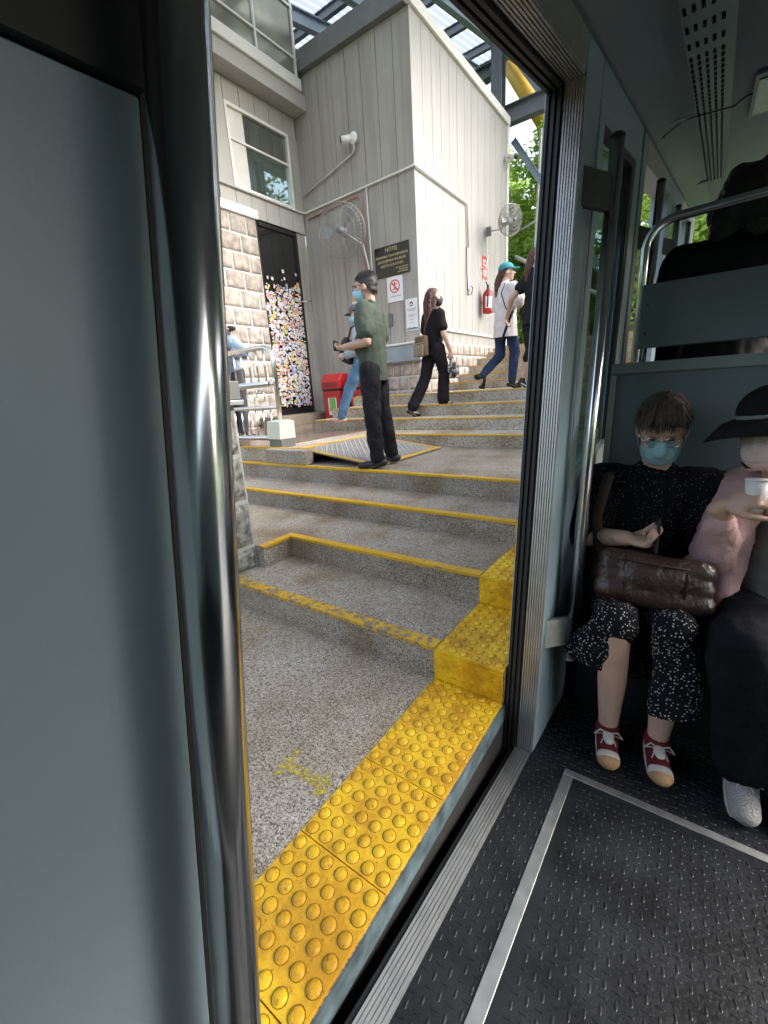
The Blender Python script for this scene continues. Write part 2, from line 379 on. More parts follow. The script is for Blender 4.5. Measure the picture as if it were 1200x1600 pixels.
# right flank of the steps beside the track
def stripe(x0, x1, y, z, m=M_yel, w=.05, along='x'):
    bm = B()
    # a painted band follows the nosing: tread strip and a lip down the riser, slightly uneven
    n = max(2, int(abs(x1-x0)/.09)); A = []
    for k in range(n+1):
        x = x0+(x1-x0)*k/n; j = .004*noise.noise(V((x*9, y*3, z)))
        A.append([bm.verts.new(p) for p in ((x, y+w+j, z+.001), (x, y+w+j, z+.004), (x, y-.004, z+.004), (x, y-.004, z-.013+j))])
    for a, b in zip(A, A[1:]):
        for k in range(3): bm.faces.new((a[k], a[k+1], b[k+1], b[k]))
    if along == 'y':
        for v in bm.verts: v.co = V((y-(v.co.y-y), v.co.x, v.co.z))
    bmesh.ops.recalc_face_normals(bm, faces=bm.faces)
    return fin('edge_stripe', bm, m, PF)
for i in range(1, 15):
    xl = {1: -2.75, 2: -2.23, 3: -4.6, 4: -6}.get(i, -3.2 if i == 5 else (-5.0 if i < 9 else -4.0))
    xr = -.80 if i < 4 else -.5
    if i == 5: xl = -3.15
    if i in (6, 7): xl = -4.7
    stripe(xl, xr, YS[i], ZS[i], M_yel1 if i == 1 else M_yel, .062 if i == 1 else (.05 if i < 5 else .04))
stripe(1.612, YS[2]-.006, -2.178, ZS[2], M_yel, .05, 'y')
def tile(x0, y0, w, d, z, riser=False, dots_n=6):
    """a tactile paver: thin slab with domes; riser tiles stand upright"""
    bm = B(); t = .014; g = .0016
    bx(bm, x0+g, x0+w-g, y0+g, y0+d-g, z-t, z)
    nx = 6; ny = max(1, round(d/.05)); p = w/6
    if not riser:
        q = d/ny
        for i in range(nx):
            for j in range(ny):
                c = V((x0+p*(i+.5), y0+q*(j+.5), z)); r0 = .0172+random.uniform(-.0008, .0008); K = 12
                R1 = [bm.verts.new(c+V((cos(2*pi*k/K)*r0, sin(2*pi*k/K)*r0, 0))) for k in range(K)]
                R2 = [bm.verts.new(c+V((cos(2*pi*k/K)*r0*.86, sin(2*pi*k/K)*r0*.9, .0042))) for k in range(K)]
                R3 = [bm.verts.new(c+V((cos(2*pi*k/K)*r0*.45, sin(2*pi*k/K)*r0*.55, .0068))) for k in range(K)]
                T = bm.verts.new(c+V((0, 0, .0074)))
                RD = [bm.verts.new(c+V((cos(2*pi*k/K)*r0*1.14, sin(2*pi*k/K)*r0*1.14, .0004))) for k in range(K)]
                for k in range(K):
                    bm.faces.new((RD[k-1], RD[k], R1[k], R1[k-1])).material_index = 1
                    for a, b in ((R1, R2), (R2, R3)): f = bm.faces.new((a[k-1], a[k], b[k], b[k-1])); f.smooth = True
                    f = bm.faces.new((R3[k-1], R3[k], T)); f.smooth = True
    return fin('tactile_tile', bm, [M_tac, M_tdirt], PF)
TX = -.8
for y0, d in ((-.62, .3), (-.32, .3), (-.02, .297), (.277, .3), (.577, .3), (.877, .3), (1.177, .190)): tile(TX, y0, .3, d, 0)
for i in (1, 2, 3):
    d = YS[i+1]-YS[i]-.012
    tile(TX, YS[i]-.006, .3, .3, ZS[i]); tile(TX, YS[i]+.294, .3, d-.288, ZS[i])
def riser_tile(x0, y, z0, z1):
    bm = B(); bx(bm, x0+.0016, x0+.2984, y-.012, y, z0+.002, z1-.015)
    for i in range(6):
        for j in range(2):
            c = V((x0+.05*(i+.5), y-.012, z0+.035+.05*j)); r0 = .0155; K = 12
            R1 = [bm.verts.new(c+V((cos(2*pi*k/K)*r0, 0, sin(2*pi*k/K)*r0))) for k in range(K)]
            R2 = [bm.verts.new(c+V((cos(2*pi*k/K)*r0*.6, -.0022, sin(2*pi*k/K)*r0*.6))) for k in range(K)]
            for k in range(K): f = bm.faces.new((R1[k-1], R1[k], R2[k], R2[k-1])); f.smooth = True
            bm.faces.new(R2)
    bmesh.ops.recalc_face_normals(bm, faces=bm.faces)
    fin('riser_tile', bm, M_tac, PF)
for i in (1, 2, 3): riser_tile(TX, YS[i]-.0, ZS[i-1], ZS[i])
# ghost of a rubbed-out floor mark
bm = B()
def poly(bm, pts, z0, z1): prism(bm, pts, 'z', z0, z1)
def pl(pts, c, a, s=1.): return [(c[0]+s*(x*cos(a)-y*sin(a)), c[1]+s*(x*sin(a)+y*cos(a))) for x, y in pts]
GA = R(38)
poly(bm, pl([(-.045, .03), (.045, .034), (.047, .055), (-.04, .052)], (-.955, .713), R(90), 1.3), .0008, .0022)
poly(bm, pl([(-.016, .03), (.014, .03), (.02, -.07), (-.01, -.075)], (-.955, .713), R(90), 1.3), .0008, .0022)
poly(bm, pl([(-.035, -.074), (.045, -.068), (.02, -.10), (-.012, -.105)], (-.955, .713), R(90), 1.3), .0008, .0022)
fin('floor_mark', bm, M_ghost, PF)
# brown floor by the door, ramp curb
box('brown_floor', (-6.42, -3.66, 3.0, 6.72, ZS[5], ZS[5]+.004), M_brownfl, PF)
box('door_plinth', (-6.42, -5.95, 5.1, 6.73, ZS[5]+.004, .868), mat('brown_plinth', (.23, .19, .14), .6), PF, .006)
box('curb_block', (-3.58, -2.99, 2.835, 2.948, ZS[4], .70), M_peb, PF, .012)
stripe(-4.1, -3.0, 2.95, .701, M_yel, .03)

# ------------------------------------------------------------------ checker-plate ramp
RP = thing('checker_plate_ramp', 'steel checker plate ramp with yellow painted border beside the standing man', 'ramp')
def rampz(x): return .70+(-3.2-x)*(.70-.572)/.98
bm = B(); prism(bm, [(-3.2, .70), (-2.22, .572), (-2.22, .562), (-3.2, .690)], 'y', 2.955, 4.1)
fin('plate', bm, mat('ramp_plate', (.20, .19, .18), .55, var=.2, vs=8), RP)
bm = B()
for i in range(24):
    for j in range(28):
        x = -3.13+i*.0365; y = 3.02+j*.0378
        a = R(45) if (i+j) % 2 else R(-45); z = rampz(x)
        u = V((cos(a), sin(a), -.13*cos(a)))*.014; w = V((-sin(a), cos(a), .13*sin(a)))*.0045; c = V((x, y, z))
        b = [bm.verts.new(c+u*k+w*l) for k, l in ((-1, 0), (0, -1), (1, 0), (0, 1))]; t = [bm.verts.new(c+(u*k+w*l)*.6+V((0, 0, .004))) for k, l in ((-1, 0), (0, -1), (1, 0), (0, 1))]
        bm.faces.new(t)
        for k in range(4): bm.faces.new((b[k-1], b[k], t[k], t[k-1]))
tag(fin('tread_studs', bm, M_chk, RP), kind='stuff')
for y0, y1 in ((2.957, 3.0), (4.055, 4.098)):
    bm = B(); prism(bm, [(-3.2, .7045), (-2.22, .5765), (-2.22, .573), (-3.2, .701)], 'y', y0, y1); fin('border_stripe', bm, M_yel, RP)
for x0, x1 in ((-3.2, -3.155), (-2.268, -2.222)):
    bm = B(); prism(bm, [(x0, rampz(x0)+.0045), (x1, rampz(x1)+.0045), (x1, rampz(x1)+.001), (x0, rampz(x0)+.001)], 'y', 3.002, 4.053); fin('border_stripe', bm, M_yel, RP)
# ------------------------------------------------------------------ station building
XL, YF, XC, YB = -6.45, 6.75, -4.0, 10.65       # left wall plane, front wall plane, corner, far end of the right wall
ZT = 6.46
BLD = thing('station_building', 'tall grey board-clad station building over a stone base, standing behind the steps', 'building')
FW = box('front_wall', (XL, XC-.03, YF+.03, YF+.2, .7, ZT), M_groove, BLD)
def board(parent, dims, m, bv=.004): 
    o = box('wall_board', dims, m, parent, bv); return o
n = 8; w = (XC-XL)/n
for i in range(n):
    x0 = XL+i*w; z0 = .70 if x0 < -4.85 else 1.66
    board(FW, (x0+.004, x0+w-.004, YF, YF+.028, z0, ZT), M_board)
RWL = box('right_wall', (XC-.2, XC-.03, YF+.21, YB, .7, ZT), M_groove, BLD)
n = 13; w = (YB-YF-.03)/n
for i in range(n):
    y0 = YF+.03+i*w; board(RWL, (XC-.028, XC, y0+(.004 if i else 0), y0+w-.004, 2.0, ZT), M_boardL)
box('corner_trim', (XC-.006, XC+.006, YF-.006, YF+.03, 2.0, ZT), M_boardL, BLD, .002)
box('skirting_rail', (XC+.001, XC+.045, YF+.1, YB, 2.19, 2.235), M_trimw, BLD, .006)
box('end_post', (XC-.1, XC+.03, YB, YB+.12, 1.9, ZT), M_trimw, BLD, .006)
# dark roof beam on the front wall, pale fascia on the right wall
box('roof_beam', (XL-.1, XC-.03, YF-.10, YF+.22, ZT, ZT+.30), M_beamg, BLD, .01)
box('roof_fascia', (XC-.028, XC+.05, YF-.1, YB+.1, ZT, ZT+.16), M_trimw, BLD, .01)
box('flat_roof', (XL-2.8, XC-.03, YF+.225, YB, ZT+.05, ZT+.2), M_beamg, BLD)
# stone base under front and right walls
def stones(parent, plane, u0, u1, z0, z1, rows, bw, gap=.022, fixed=0., flip=1, jit=.15, out=.05, mats=None, d=.09):
    """rough blocks laid in courses; each one its own mesh, faces uneven"""
    rh = (z1-z0)/rows; k = 0
    for r in range(rows):
        u = u0-(bw*random.uniform(.2, .9) if r % 2 else 0.)
        while u < u1-.02:
            wd = bw*random.uniform(1-jit, 1+jit); a, b = max(u, u0), min(u+wd, u1)
            if b-a > .05:
                a2, b2, c2, d2 = a+gap/2, b-gap/2, z0+r*rh+gap/2, z0+(r+1)*rh-gap/2
                bm = B(); N_ = 4; G = []
                sd_ = random.random()*50
                for i in range(N_+1):
                    row = []
                    for j in range(N_+1):
                        uu = a2+(b2-a2)*i/N_; zz = c2+(d2-c2)*j/N_
                        edge = i in (0, N_) or j in (0, N_)
                        h = 0 if edge else .010+.020*noise.noise(V((uu*7+sd_, zz*7, sd_)))
                        if edge: uu += .004*noise.noise(V((uu*20, zz*20, sd_))); zz += .004*noise.noise(V((zz*20, uu*20, sd_)))
                        p = (fixed+flip*(out+h), uu, zz) if plane == 'x' else (uu, fixed+flip*(out+h), zz)
                        row.append(bm.verts.new(p))
                    G.append(row)
                for i in range(N_):
                    for j in range(N_): bm.faces.new((G[i][j], G[i+1][j], G[i+1][j+1], G[i][j+1])).smooth = True
                bd = [G[i][0] for i in range(N_+1)]+[G[N_][j] for j in range(1, N_+1)]+[G[i][N_] for i in range(N_-1, -1, -1)]+[G[0][j] for j in range(N_-1, 0, -1)]
                bk = []
                for v in bd:
                    c = v.co.copy()
                    if plane == 'x': c.x = fixed
                    else: c.y = fixed
                    bk.append(bm.verts.new(c))
                for i in range(len(bd)): bm.faces.new((bd[i-1], bd[i], bk[i], bk[i-1]))
                bmesh.ops.recalc_face_normals(bm, faces=bm.faces)
                fin('stone_block', bm, random.choice(mats or M_stones), parent)
                k += 1
            u += wd
SB = box('stone_base', (-4.86, XC+.028, YF-.06, YF-.001, .7, 1.66), M_mortar, BLD)
stones(SB, 'y', -4.86, XC+.03, .70, 1.655, 4, .21, fixed=YF-.06, flip=-1, out=.008)
SB2 = box('stone_base', (XC-.029, XC+.03, YF, YB, .7, 1.996), M_mortar, BLD)
stones(SB2, 'x', YF-.05, YB, .9, 1.985, 5, .27, fixed=XC+.03, flip=1, out=.008)
box('ledge', (-5.0, XC+.1, YF-.2, YF-.002, 1.66, 1.93), mat('blue_grey_ledge', (.25, .30, .34), .5), BLD, .012)
box('ledge_top', (-5.0, XC+.1, YF-.22, YF-.002, 1.931, 1.965), M_trimw, BLD, .006)
# left wall: stone, lintel, boards, window
M_boardW = mat('painted_board_left', (.40, .385, .36), .5, var=.04, vs=2.2, bump=.05, bs=14)
LW = box('left_wall', (XL-.25, XL-.001, 1.9, 5.58, .69, ZT+1.2), M_mortar, BLD)
box('wall_over_door', (XL-.25, XL-.03, 5.58, YF+.02, 4.12, 4.47), M_groove, BLD)
box('window_backing', (XL-.2, XL-.06, 5.2, YF-.002, 5.16, 6.2), M_groove, BLD)
box('wall_right_of_door', (XL-.25, XL-.002, 6.52, YF-.002, .69, 4.12), M_board, BLD)
stones(LW, 'x', 1.9, 5.58, .70, 4.10, 12, .37, fixed=XL, flip=1, gap=.028, out=.006)
box('lintel_trim', (XL, XL+.05, 1.9, 5.62, 4.105, 4.24), M_trimw, BLD, .006)
LB = box('boarding', (XL-.001, XL+.006, 1.9, 5.20, 4.245, ZT+.2), M_groove, BLD)
y = 1.93
while y < YF-.05:
    y1 = min(y+.3, YF-.004)
    z0 = 4.245 if y1 < 5.63 else 4.12
    if y1 <= 5.25: board(LB, (XL+.007, XL+.03, y+.004, y1-.004, z0, 5.93), M_boardW)
    else:
        board(LB, (XL+.007, XL+.03, y+.004, y1-.004, z0, 4.47), M_boardW)
        board(LB, (XL+.007, XL+.03, y+.004, y1-.004, 5.62, 5.93), M_boardW)
    y += .3
# window: frame, two panes, a curtain-grey room behind is the dark glass
wf = B(); y0, y1, z0, z1 = 5.22, 6.52, 4.47, 5.62
for a in ((XL-.05, XL+.045, y0, y0+.045, z0, z1), (XL-.05, XL+.045, y1-.045, y1, z0, z1), (XL-.05, XL+.045, y0+.046, y1-.046, z1-.045, z1), (XL-.05, XL+.045, y0+.046, y1-.046, z0, z0+.045), (XL-.04, XL+.03, y0+.046, y1-.046, 5.14, 5.17)): bx(wf, *a)
WF = fin('window', wf, M_trimw, BLD)
MW = mat('reflecting_window_glass', (.30, .32, .28), .04, var=.25, vs=1.5, spec=1.)
MW.node_tree.nodes['Principled BSDF'].inputs['Metallic'].default_value = .9
box('pane', (XL-.01, XL-.004, y0+.047, y1-.047, z0+.047, 5.138), M_glass, WF)
box('pane', (XL-.01, XL-.004, y0+.047, y1-.047, 5.172, z1-.047), MW, WF)
box('post_board', (XL-.03, XL+.034, y1+.002, YF-.002, 4.475, 5.615), M_board, BLD, .003)
# gutter box and clerestory glazing above it
box('eaves_box', (XL+.0, -6.12, 1.9, YF-.002, 5.935, 6.16), M_boardW, BLD, .006)
box('gutter', (-6.20, -6.08, 1.9, YF-.11, 6.165, 6.33), M_trimw, BLD, .012)
CL = box('clerestory', (-6.17, -6.16, 1.9, YF-.11, 6.335, 7.9), mat('olive_glass', (.22, .225, .18), .2, metal=.35, var=.35, vs=1.6), BLD)
for yy in (2.8, 3.8, 4.8, 5.77, 6.6): box('mullion', (-6.19, -6.13, yy-.018, yy+.018, 6.335, 7.9), M_trimw, CL)
for zz in (6.36, 6.62, 7.3): box('transom', (-6.185, -6.135, 1.9, YF-.11, zz-.015, zz+.015), M_trimw, CL)
box('clerestory_backing', (-7.6, -7.5, 1.9, YF+3, 6.2, 8.2), M_board, BLD)
# sticker door
DR = box('door', (XL-.06, XL-.02, 5.60, 6.50, .87, 4.08), M_dglass, BLD)
fr = B()
for a in ((XL-.07, XL+.006, 5.585, 5.607, .87, 4.1), (XL-.07, XL+.012, 6.46, 6.518, .87, 4.1), (XL-.07, XL+.012, 5.641, 6.459, 4.04, 4.1), (XL-.06, XL+.008, 5.641, 6.459, .87, .98), (XL-.06, XL+.006, 5.641, 6.459, 2.93, 3.0), (XL-.06, XL+.006, 5.641, 6.459, 1.63, 1.66)): bx(fr, *a)
fin('door_frame', fr, mat('black_door_frame', (.02, .018, .017), .3), DR)
bm = B(); tube(bm, [(XL-.01, 6.42, 2.92), (XL+.08, 6.44, 2.93), (XL+.14, 6.62, 2.95)], .012, 8); fin('door_closer', bm, M_steel, DR)
stc = [(.75, .74, .74), (.75, .74, .74), (.68, .70, .76), (.72, .66, .62), (.70, .28, .24), (.80, .48, .08), (.62, .36, .44), (.24, .30, .48), (.16, .15, .15), (.40, .56, .22), (.80, .68, .14), (.46, .38, .52), (.74, .60, .66), (.55, .62, .62)]
STM = [mat('sticker_print_%d' % i, c, .4, var=.05, vs=20) for i, c in enumerate(stc)]
rng = random.Random(11); placed = []
bm = B()                                                     # the layer of small stickers under the large ones
for k in range(1250):
    zz = rng.uniform(1.02, 3.16); yy = rng.uniform(5.615, 6.455); r = rng.uniform(.012, .024); K = rng.choice([4, 4, 12]); a0 = rng.uniform(0, .4); A_ = rng.choice([1, 1.4, 1.8])
    mi = rng.choice([0, 0, 1, 2, 3, 4, 5, 6, 7, 9, 10, 11, 12, 13]); x = XL+.0065+.0002*(k % 6)
    bm.faces.new([bm.verts.new((x, yy+r*A_*cos(2*pi*(j+.5)/K+a0*(K == 4)*.3), zz+r*sin(2*pi*(j+.5)/K+a0*(K == 4)*.3))) for j in range(K)]).material_index = mi
tag(fin('small_stickers', bm, STM, DR), kind='stuff')
tries = 0
while len(placed) < 292 and tries < 60000:
    tries += 1
    zz = rng.uniform(1.02, 3.28) if rng.random() > .04 else rng.uniform(3.2, 3.5)
    yy = rng.uniform(5.62, 6.455); r = rng.uniform(.018, .038)
    if zz > 3.05 and rng.random() < .80: continue
    if zz < 1.3 and rng.random() < .3: continue
    if any((yy-a)**2+(zz-b)**2 < (.85*(r+c))**2 for a, b, c in placed): continue
    placed.append((yy, zz, r))
for k, (yy, zz, r) in enumerate(placed):
    bm = B(); kind = rng.random(); t = .0012+.0006*(k % 4); x = XL+.008
    def disc(rr, asp, off, mi, sq, ang):
        K = 4 if sq else 12; pts = []
        for j in range(K):
            a = 2*pi*(j+.5)/K; u = cos(a)*rr*asp*(1.25 if sq else 1); v = sin(a)*rr*(1.25 if sq else 1)
            pts.append((yy+u*cos(ang)-v*sin(ang), zz+u*sin(ang)+v*cos(ang)))
        prism(bm, pts, 'x', x+off, x+off+t, mi)
    sq = kind < .66; ang = rng.uniform(-.25, .25) if sq else 0; asp = rng.choice([1, 1, 1.3, 1.6, .8]) if sq else rng.choice([1, 1, 1, 1.3])
    disc(r, asp, 0, 0, sq, ang)
    if rng.random() < .6: disc(r*.6, asp, t, 1, rng.random() < .4, ang)
    if r > .027: disc(r*.3, 1.2, 2*t, 2, rng.random() < .5, ang)
    a, b, c = rng.choice(STM[:7]+STM[:3]+STM[:3]), rng.choice(STM), rng.choice(STM)
    if kind > .88: a = rng.choice(STM[4:12])
    fin('sticker', bm, [a, b, c], DR)
# conduits on the walls
def conduit(name, pts, r, m, parent=BLD):
    bm = B(); tube(bm, pts, r, 8); return fin(name, bm, m, parent)
yc = YF-.03
conduit('conduit', [(XL+.06, 3.0, 4.46), (XL+.06, yc-.05, 4.455), (XL+.12, yc, 4.455), (-3.97, yc, 4.50), (-3.965, YF-.02, 4.50), (-3.965, 8.55, 4.47), (-3.965, 8.6, 4.43), (-3.965, 8.62, 3.75)], .018, M_pipe)
conduit('conduit', [(XL+.1, yc-.01, 4.72), (-5.2, yc-.01, 5.0), (-5.12, yc-.01, 5.03), (-5.1, yc-.01, 5.16)], .015, M_pipe)
conduit('conduit', [(-4.92, yc, 4.47), (-4.9, yc, 2.6)], .016, M_pipe)
conduit('red_conduit', [(-6.3, yc, 4.34), (-5.12, yc, 4.40), (-5.04, yc, 4.32), (-5.02, yc, 2.2)], .013, M_redpipe)
conduit('cable', [(-3.975, 9.55, 4.25), (-3.975, 9.55, 3.55), (-3.96, 9.2, 3.5), (-3.95, 9.35, 3.3), (-3.97, 9.6, 3.8)], .008, M_pipe)

# ------------------------------------------------------------------ canopy over the station: columns, sloping purlins, clear sheets
CN = thing('station_canopy', 'steel canopy over the station with dark beams and pale translucent roof sheets', 'canopy')
def cz(y): return 7.35+.23*(y-6.75)
def ibeam(name, p0, p1, h, m, w=None):
    p0, p1 = V(p0), V(p1); d = (p1-p0).normalized(); s = d.cross(V((0, 0, 1)))
    if s.length < .05: s = V((1, 0, 0))
    s.normalize(); u = s.cross(d).normalized(); w = w or h*.55; bm = B()
    for cu, hu, ws in ((h/2-.008, .008, w/2), (-h/2+.008, .008, w/2), (0, h/2-.017, .006)):
        vs = [bm.verts.new(q+s*a*ws+u*(cu+b*hu)) for q in (p0, p1) for a, b in ((-1, -1), (1, -1), (1, 1), (-1, 1))]
        for f in ((0, 1, 2, 3), (7, 6, 5, 4), (0, 4, 5, 1), (1, 5, 6, 2), (2, 6, 7, 3), (3, 7, 4, 0)): bm.faces.new([vs[i] for i in f])
    bmesh.ops.recalc_face_normals(bm, faces=bm.faces)
    return fin(name, bm, m, CN)
for x in (-9.2, -8.1, -7.2, -6.3, -5.4, -4.5, -3.6, -2.6, -1.5):
    ibeam('rafter', (x, 1.0, cz(1)), (x, 13, cz(13)), .22, M_steelblue)
for y in (2.0, 4.0, 6.0, 7.6, 9.0, 10.4, 11.8, 12.8):
    ibeam('cross_beam', (-9.4, y, cz(y)+.2), (-1.2, y, cz(y)+.2), .16, M_steel_d if y != 9.9 else M_steelblue)
ibeam('cross_beam', (-4.2, 11.0, 6.78), (.8, 11.0, 6.78), .34, M_steel_d, .2)
ibeam('cross_beam', (-6.3, 11.05, 7.75), (-4.4, 11.05, 7.75), .26, M_steel_d, .2)
ibeam('column', (-4.33, 11.0, .6), (-4.33, 11.0, cz(11)), .26, M_steel_d, .24)
ibeam('column', (-9.0, 8.0, -1), (-9.0, 8.0, cz(8)), .26, M_steel_d, .24)
ibeam('brace', (-4.05, 11.2, 6.4), (-1.8, 11.2, 3.0), .13, M_steelblue)
ibeam('brace', (-4.2, 11.3, 8.2), (-1.7, 11.3, 4.6), .22, M_steelblue)
ibeam('brace', (-4.3, 11.1, 8.6), (-2.9, 11.1, 6.9), .12, M_steel_d)
for k in range(8):
    x0 = -9.3+k*1.01
    for j in range(3):
        ya, yb = 1.0+j*4, 4.96+j*4
        bm = B(); nn = 14; A = []
        for i in range(nn+1):
            x = x0+1.0*i/nn; dz = .018*sin(i*pi)
            zz = (.018 if i % 2 else -.018)
            A.append((bm.verts.new((x, ya, cz(ya)+.31+zz)), bm.verts.new((x, yb, cz(yb)+.31+zz))))
        for a, b in zip(A, A[1:]): bm.faces.new((a[0], b[0], b[1], a[1]))
        fin('roof_sheet', bm, M_roof, CN)
# yellow truss and sloping hand rails further up the hill
YT = thing('yellow_truss', 'yellow painted steel truss seen beyond the end of the building', 'truss')
bm = B(); tube(bm, [(-5.15, 13.2, 9.4), (-3.55, 13.2, 6.75)], .2, 4); fin('chord', bm, M_yframe, YT)
bm = B(); tube(bm, [(-4.5, 13.4, 9.6), (-3.0, 13.4, 7.0)], .07, 4); fin('chord', bm, M_yframe, YT)
for a in ((-4.9, 9.0, -4.1, 9.0), (-4.1, 7.7, -3.4, 7.9)):
    bm = B(); tube(bm, [(a[0], 13.2, a[1]), (a[2], 13.2, a[3])], .06, 6); fin('web', bm, M_steel_d, YT)
HR = thing('hillside_handrail', 'pale grey pipe handrail sloping down past the end of the building', 'handrail')
bm = B(); tube(bm, [(-3.95, 11.2, 4.05), (-2.1, 11.2, 2.95)], .045, 10); fin('top_rail', bm, M_pipe, HR)
bm = B(); tube(bm, [(-3.5, 11.4, 6.5), (-3.6, 11.4, 2.2)], .03, 8); tube(bm, [(-4.1, 11.4, 4.6), (-2.6, 11.4, 5.0)], .025, 8); fin('cross_pipe', bm, M_pipe, HR)

# ------------------------------------------------------------------ trees up the hill
def leafmesh(seed, n, rad, hz, size):
    rg = random.Random(seed); bm = B(); cl = []
    for _ in range(60):
        a = rg.uniform(0, 2*pi); b = rg.uniform(-.9, 1); q = rg.uniform(.35, 1)**.5
        cl.append((V((cos(a)*rad*q*(1-b*b*.5), sin(a)*rad*q*(1-b*b*.5), b*hz*q)), rg.uniform(.35, .8)*rad*.38))
    for _ in range(n):
        c, r = rg.choice(cl); d = V((rg.gauss(0, 1), rg.gauss(0, 1), rg.gauss(0, .7))); p = c+d*r*.5
        u = V((rg.gauss(0, 1), rg.gauss(0, 1), rg.gauss(0, .5))).normalized(); w = u.cross(V((rg.gauss(0, 1), rg.gauss(0, 1), rg.gauss(0, 1)))).normalized()
        s = size*rg.uniform(.6, 1.4)
        bm.faces.new([bm.verts.new(p+x) for x in (-u*s, -u*.1*s+w*s*.42, u*s, -u*.1*s-w*s*.42)])
    me = bpy.data.meshes.new('crown'); bm.to_mesh(me); bm.free(); me.materials.append(M_leafA if seed % 2 else M_leafB); return me
CRN = [leafmesh(1, 15000, 2.6, 2.6, .10), leafmesh(2, 24000, 3.0, 2.2, .12)]
TREES = [(-5.6, 15.5, 4.6, 1.0, 0, 'bright leafy tree close behind the end of the building'), (-2.3, 17.5, 5.4, 1.2, 0, 'tall bright green tree up the slope, seen right of the building end'),
         (1.6, 24, 6.8, 1.4, 1, 'deep green tree beyond the track, seen through the carriage windows'), (-3.8, 21, 2.6, 1.1, 1, 'low bushy tree behind the sloping handrail'),
         (-10, 18, 7.2, 1.6, 0, 'large tree on the hillside behind the flat roof'), (11.0, 9, 2.2, 1.3, 1, 'broad tree on the far side of the track'),
         (12.5, -4, 1.2, 1.3, 0, 'bright tree on the far side of the track below the carriage'),
         (6.2, 18.5, 10.5, 1.9, 0, 'very tall bright tree out of view, added for the window to reflect'), (-9.9, 9.9, 5.4, .8, 0, 'small bright tree seen through the lower pane of the building window'), (-2.9, 13.6, 5.6, .75, 0, 'young bright tree right behind the yellow truss')]  # the tall tree is unseen, added as something for the pane to reflect
for x, y, z, s, k, lab in TREES:
    t = thing('tree', lab, 'tree', (x, y, -1.8 if y < 17 else -1.8+(y-17)*.2), group='trees around the station')
    zb = t.location.z
    o = bpy.data.objects.new('crown', CRN[k]); COL.objects.link(o); o.parent = t; o.location = (0, 0, z-zb); o.scale = (s, s, s); o.rotation_euler = (0, 0, x)
    bm = B(); h = z-zb
    tube(bm, [(0, 0, -.3), (.1, .05, h*.4), (.05, -.1, h*.8), (.1, 0, h+s)], [.26*s, .2*s, .14*s, .03], 10)
    for q in range(5):
        a = q*1.3+x; tube(bm, [(.05, 0, h*.6+q*.15), (cos(a)*s, sin(a)*s, h*.85+q*.2), (cos(a)*1.9*s, sin(a)*1.9*s, h+.6*s)], [.09*s, .06*s, .015], 6)
    fin('trunk', bm, M_bark, t)
# ------------------------------------------------------------------ the carriage we stand in (its own tilted frame)
TR = thing('train_carriage', 'funicular railway carriage interior with open sliding doorway, grab poles and studded black floor', 'train carriage', mw=TM)
SLP = .31
def zh(y, a=1.06): return a+SLP*(y-1.53)
FZ = -1.2
FL = box('floor', (-.384, 1.38, -1.6, 2.32, FZ-.05, FZ), M_floor, TR)
bm = B(); P = .0262
for i in range(int(1.9/P)):
    for j in range(int(2.1/P)):
        x = -.372+i*P; y = .15+j*P
        if (i+j) % 2: a = R(8)
        else: a = R(98)
        if abs(x+.24) < .026 and y < 1.54 or abs(y-1.51) < .026 and x > -.27: continue
        if x > .9 and y > .9 or y > 1.95 and x > .5: continue
        u = V((cos(a), sin(a), 0))*.0112; w = V((-sin(a), cos(a), 0))*.0034; c = V((x, y, FZ))
        K = ((-1, 0), (-.6, -1), (.6, -1), (1, 0), (.6, 1), (-.6, 1))
        b = [bm.verts.new(c+u*k+w*l) for k, l in K]; t = [bm.verts.new(c+(u*k*.8+w*l*.45)+V((0, 0, .0018))) for k, l in K]
        bm.faces.new(t)
        for k in range(6): bm.faces.new((b[k-1], b[k], t[k], t[k-1]))
tag(fin('floor_stud', bm, M_floor, FL), kind='stuff')
box('hatch_strip', (-.257, -.224, -1.5, 1.496, FZ, FZ+.004), M_brush, FL, .001)
box('hatch_strip', (-.257, 1.37, 1.4965, 1.5265, FZ, FZ+.004), M_brush, FL, .001)
# grooved aluminium sill
bm = B(); bx(bm, -.446, -.3845, -1.5, 1.53, FZ-.03, FZ-.002)
for k in range(6): bx(bm, -.445+k*.0102, -.445+k*.0102+.0068, -1.5, 1.53, FZ-.0019, FZ+.002)
fin('door_sill', bm, M_alu, TR)
box('sill_edge', (-.462, -.4465, -1.5, 1.56, FZ-.30, FZ-.004), M_black, TR, .004)
box('underframe', (-.455, 1.38, -3, 2.3, FZ-.30, FZ-.055), M_dark, TR)
# far jamb: black rubber reveal, then ribbed silver profile, both carried round over the door head
JB = B(); bx(JB, -.494, -.441, 1.532, 1.60, FZ-.3, zh(1.53)); 
for k in range(3): bx(JB, -.492+k*.018, -.482+k*.018, 1.522, 1.5315, FZ-.02, zh(1.53)-.01)
fin('door_jamb_seal', JB, M_black, TR)
JS = B(); bx(JS, -.440, -.381, 1.537, 1.60, FZ, zh(1.53)+.06)
for k in range(7): bx(JS, -.4395+k*.0084, -.4345+k*.0084, 1.531, 1.5369, FZ, zh(1.53)-.0015)
fin('door_jamb', JS, M_alu, TR)
def hd(bm, x0, x1, o0, o1, ya=-1.5, yb=1.53, mi=0):
    prism(bm, [(ya, zh(ya)+o0), (yb, zh(yb)+o0), (yb, zh(yb)+o1), (ya, zh(ya)+o1)], 'x', x0, x1, mi)
bm = B(); hd(bm, -.494, -.441, 0, .12); 
for k in range(3): hd(bm, -.492+k*.018, -.482+k*.018, -.01, -.0005)
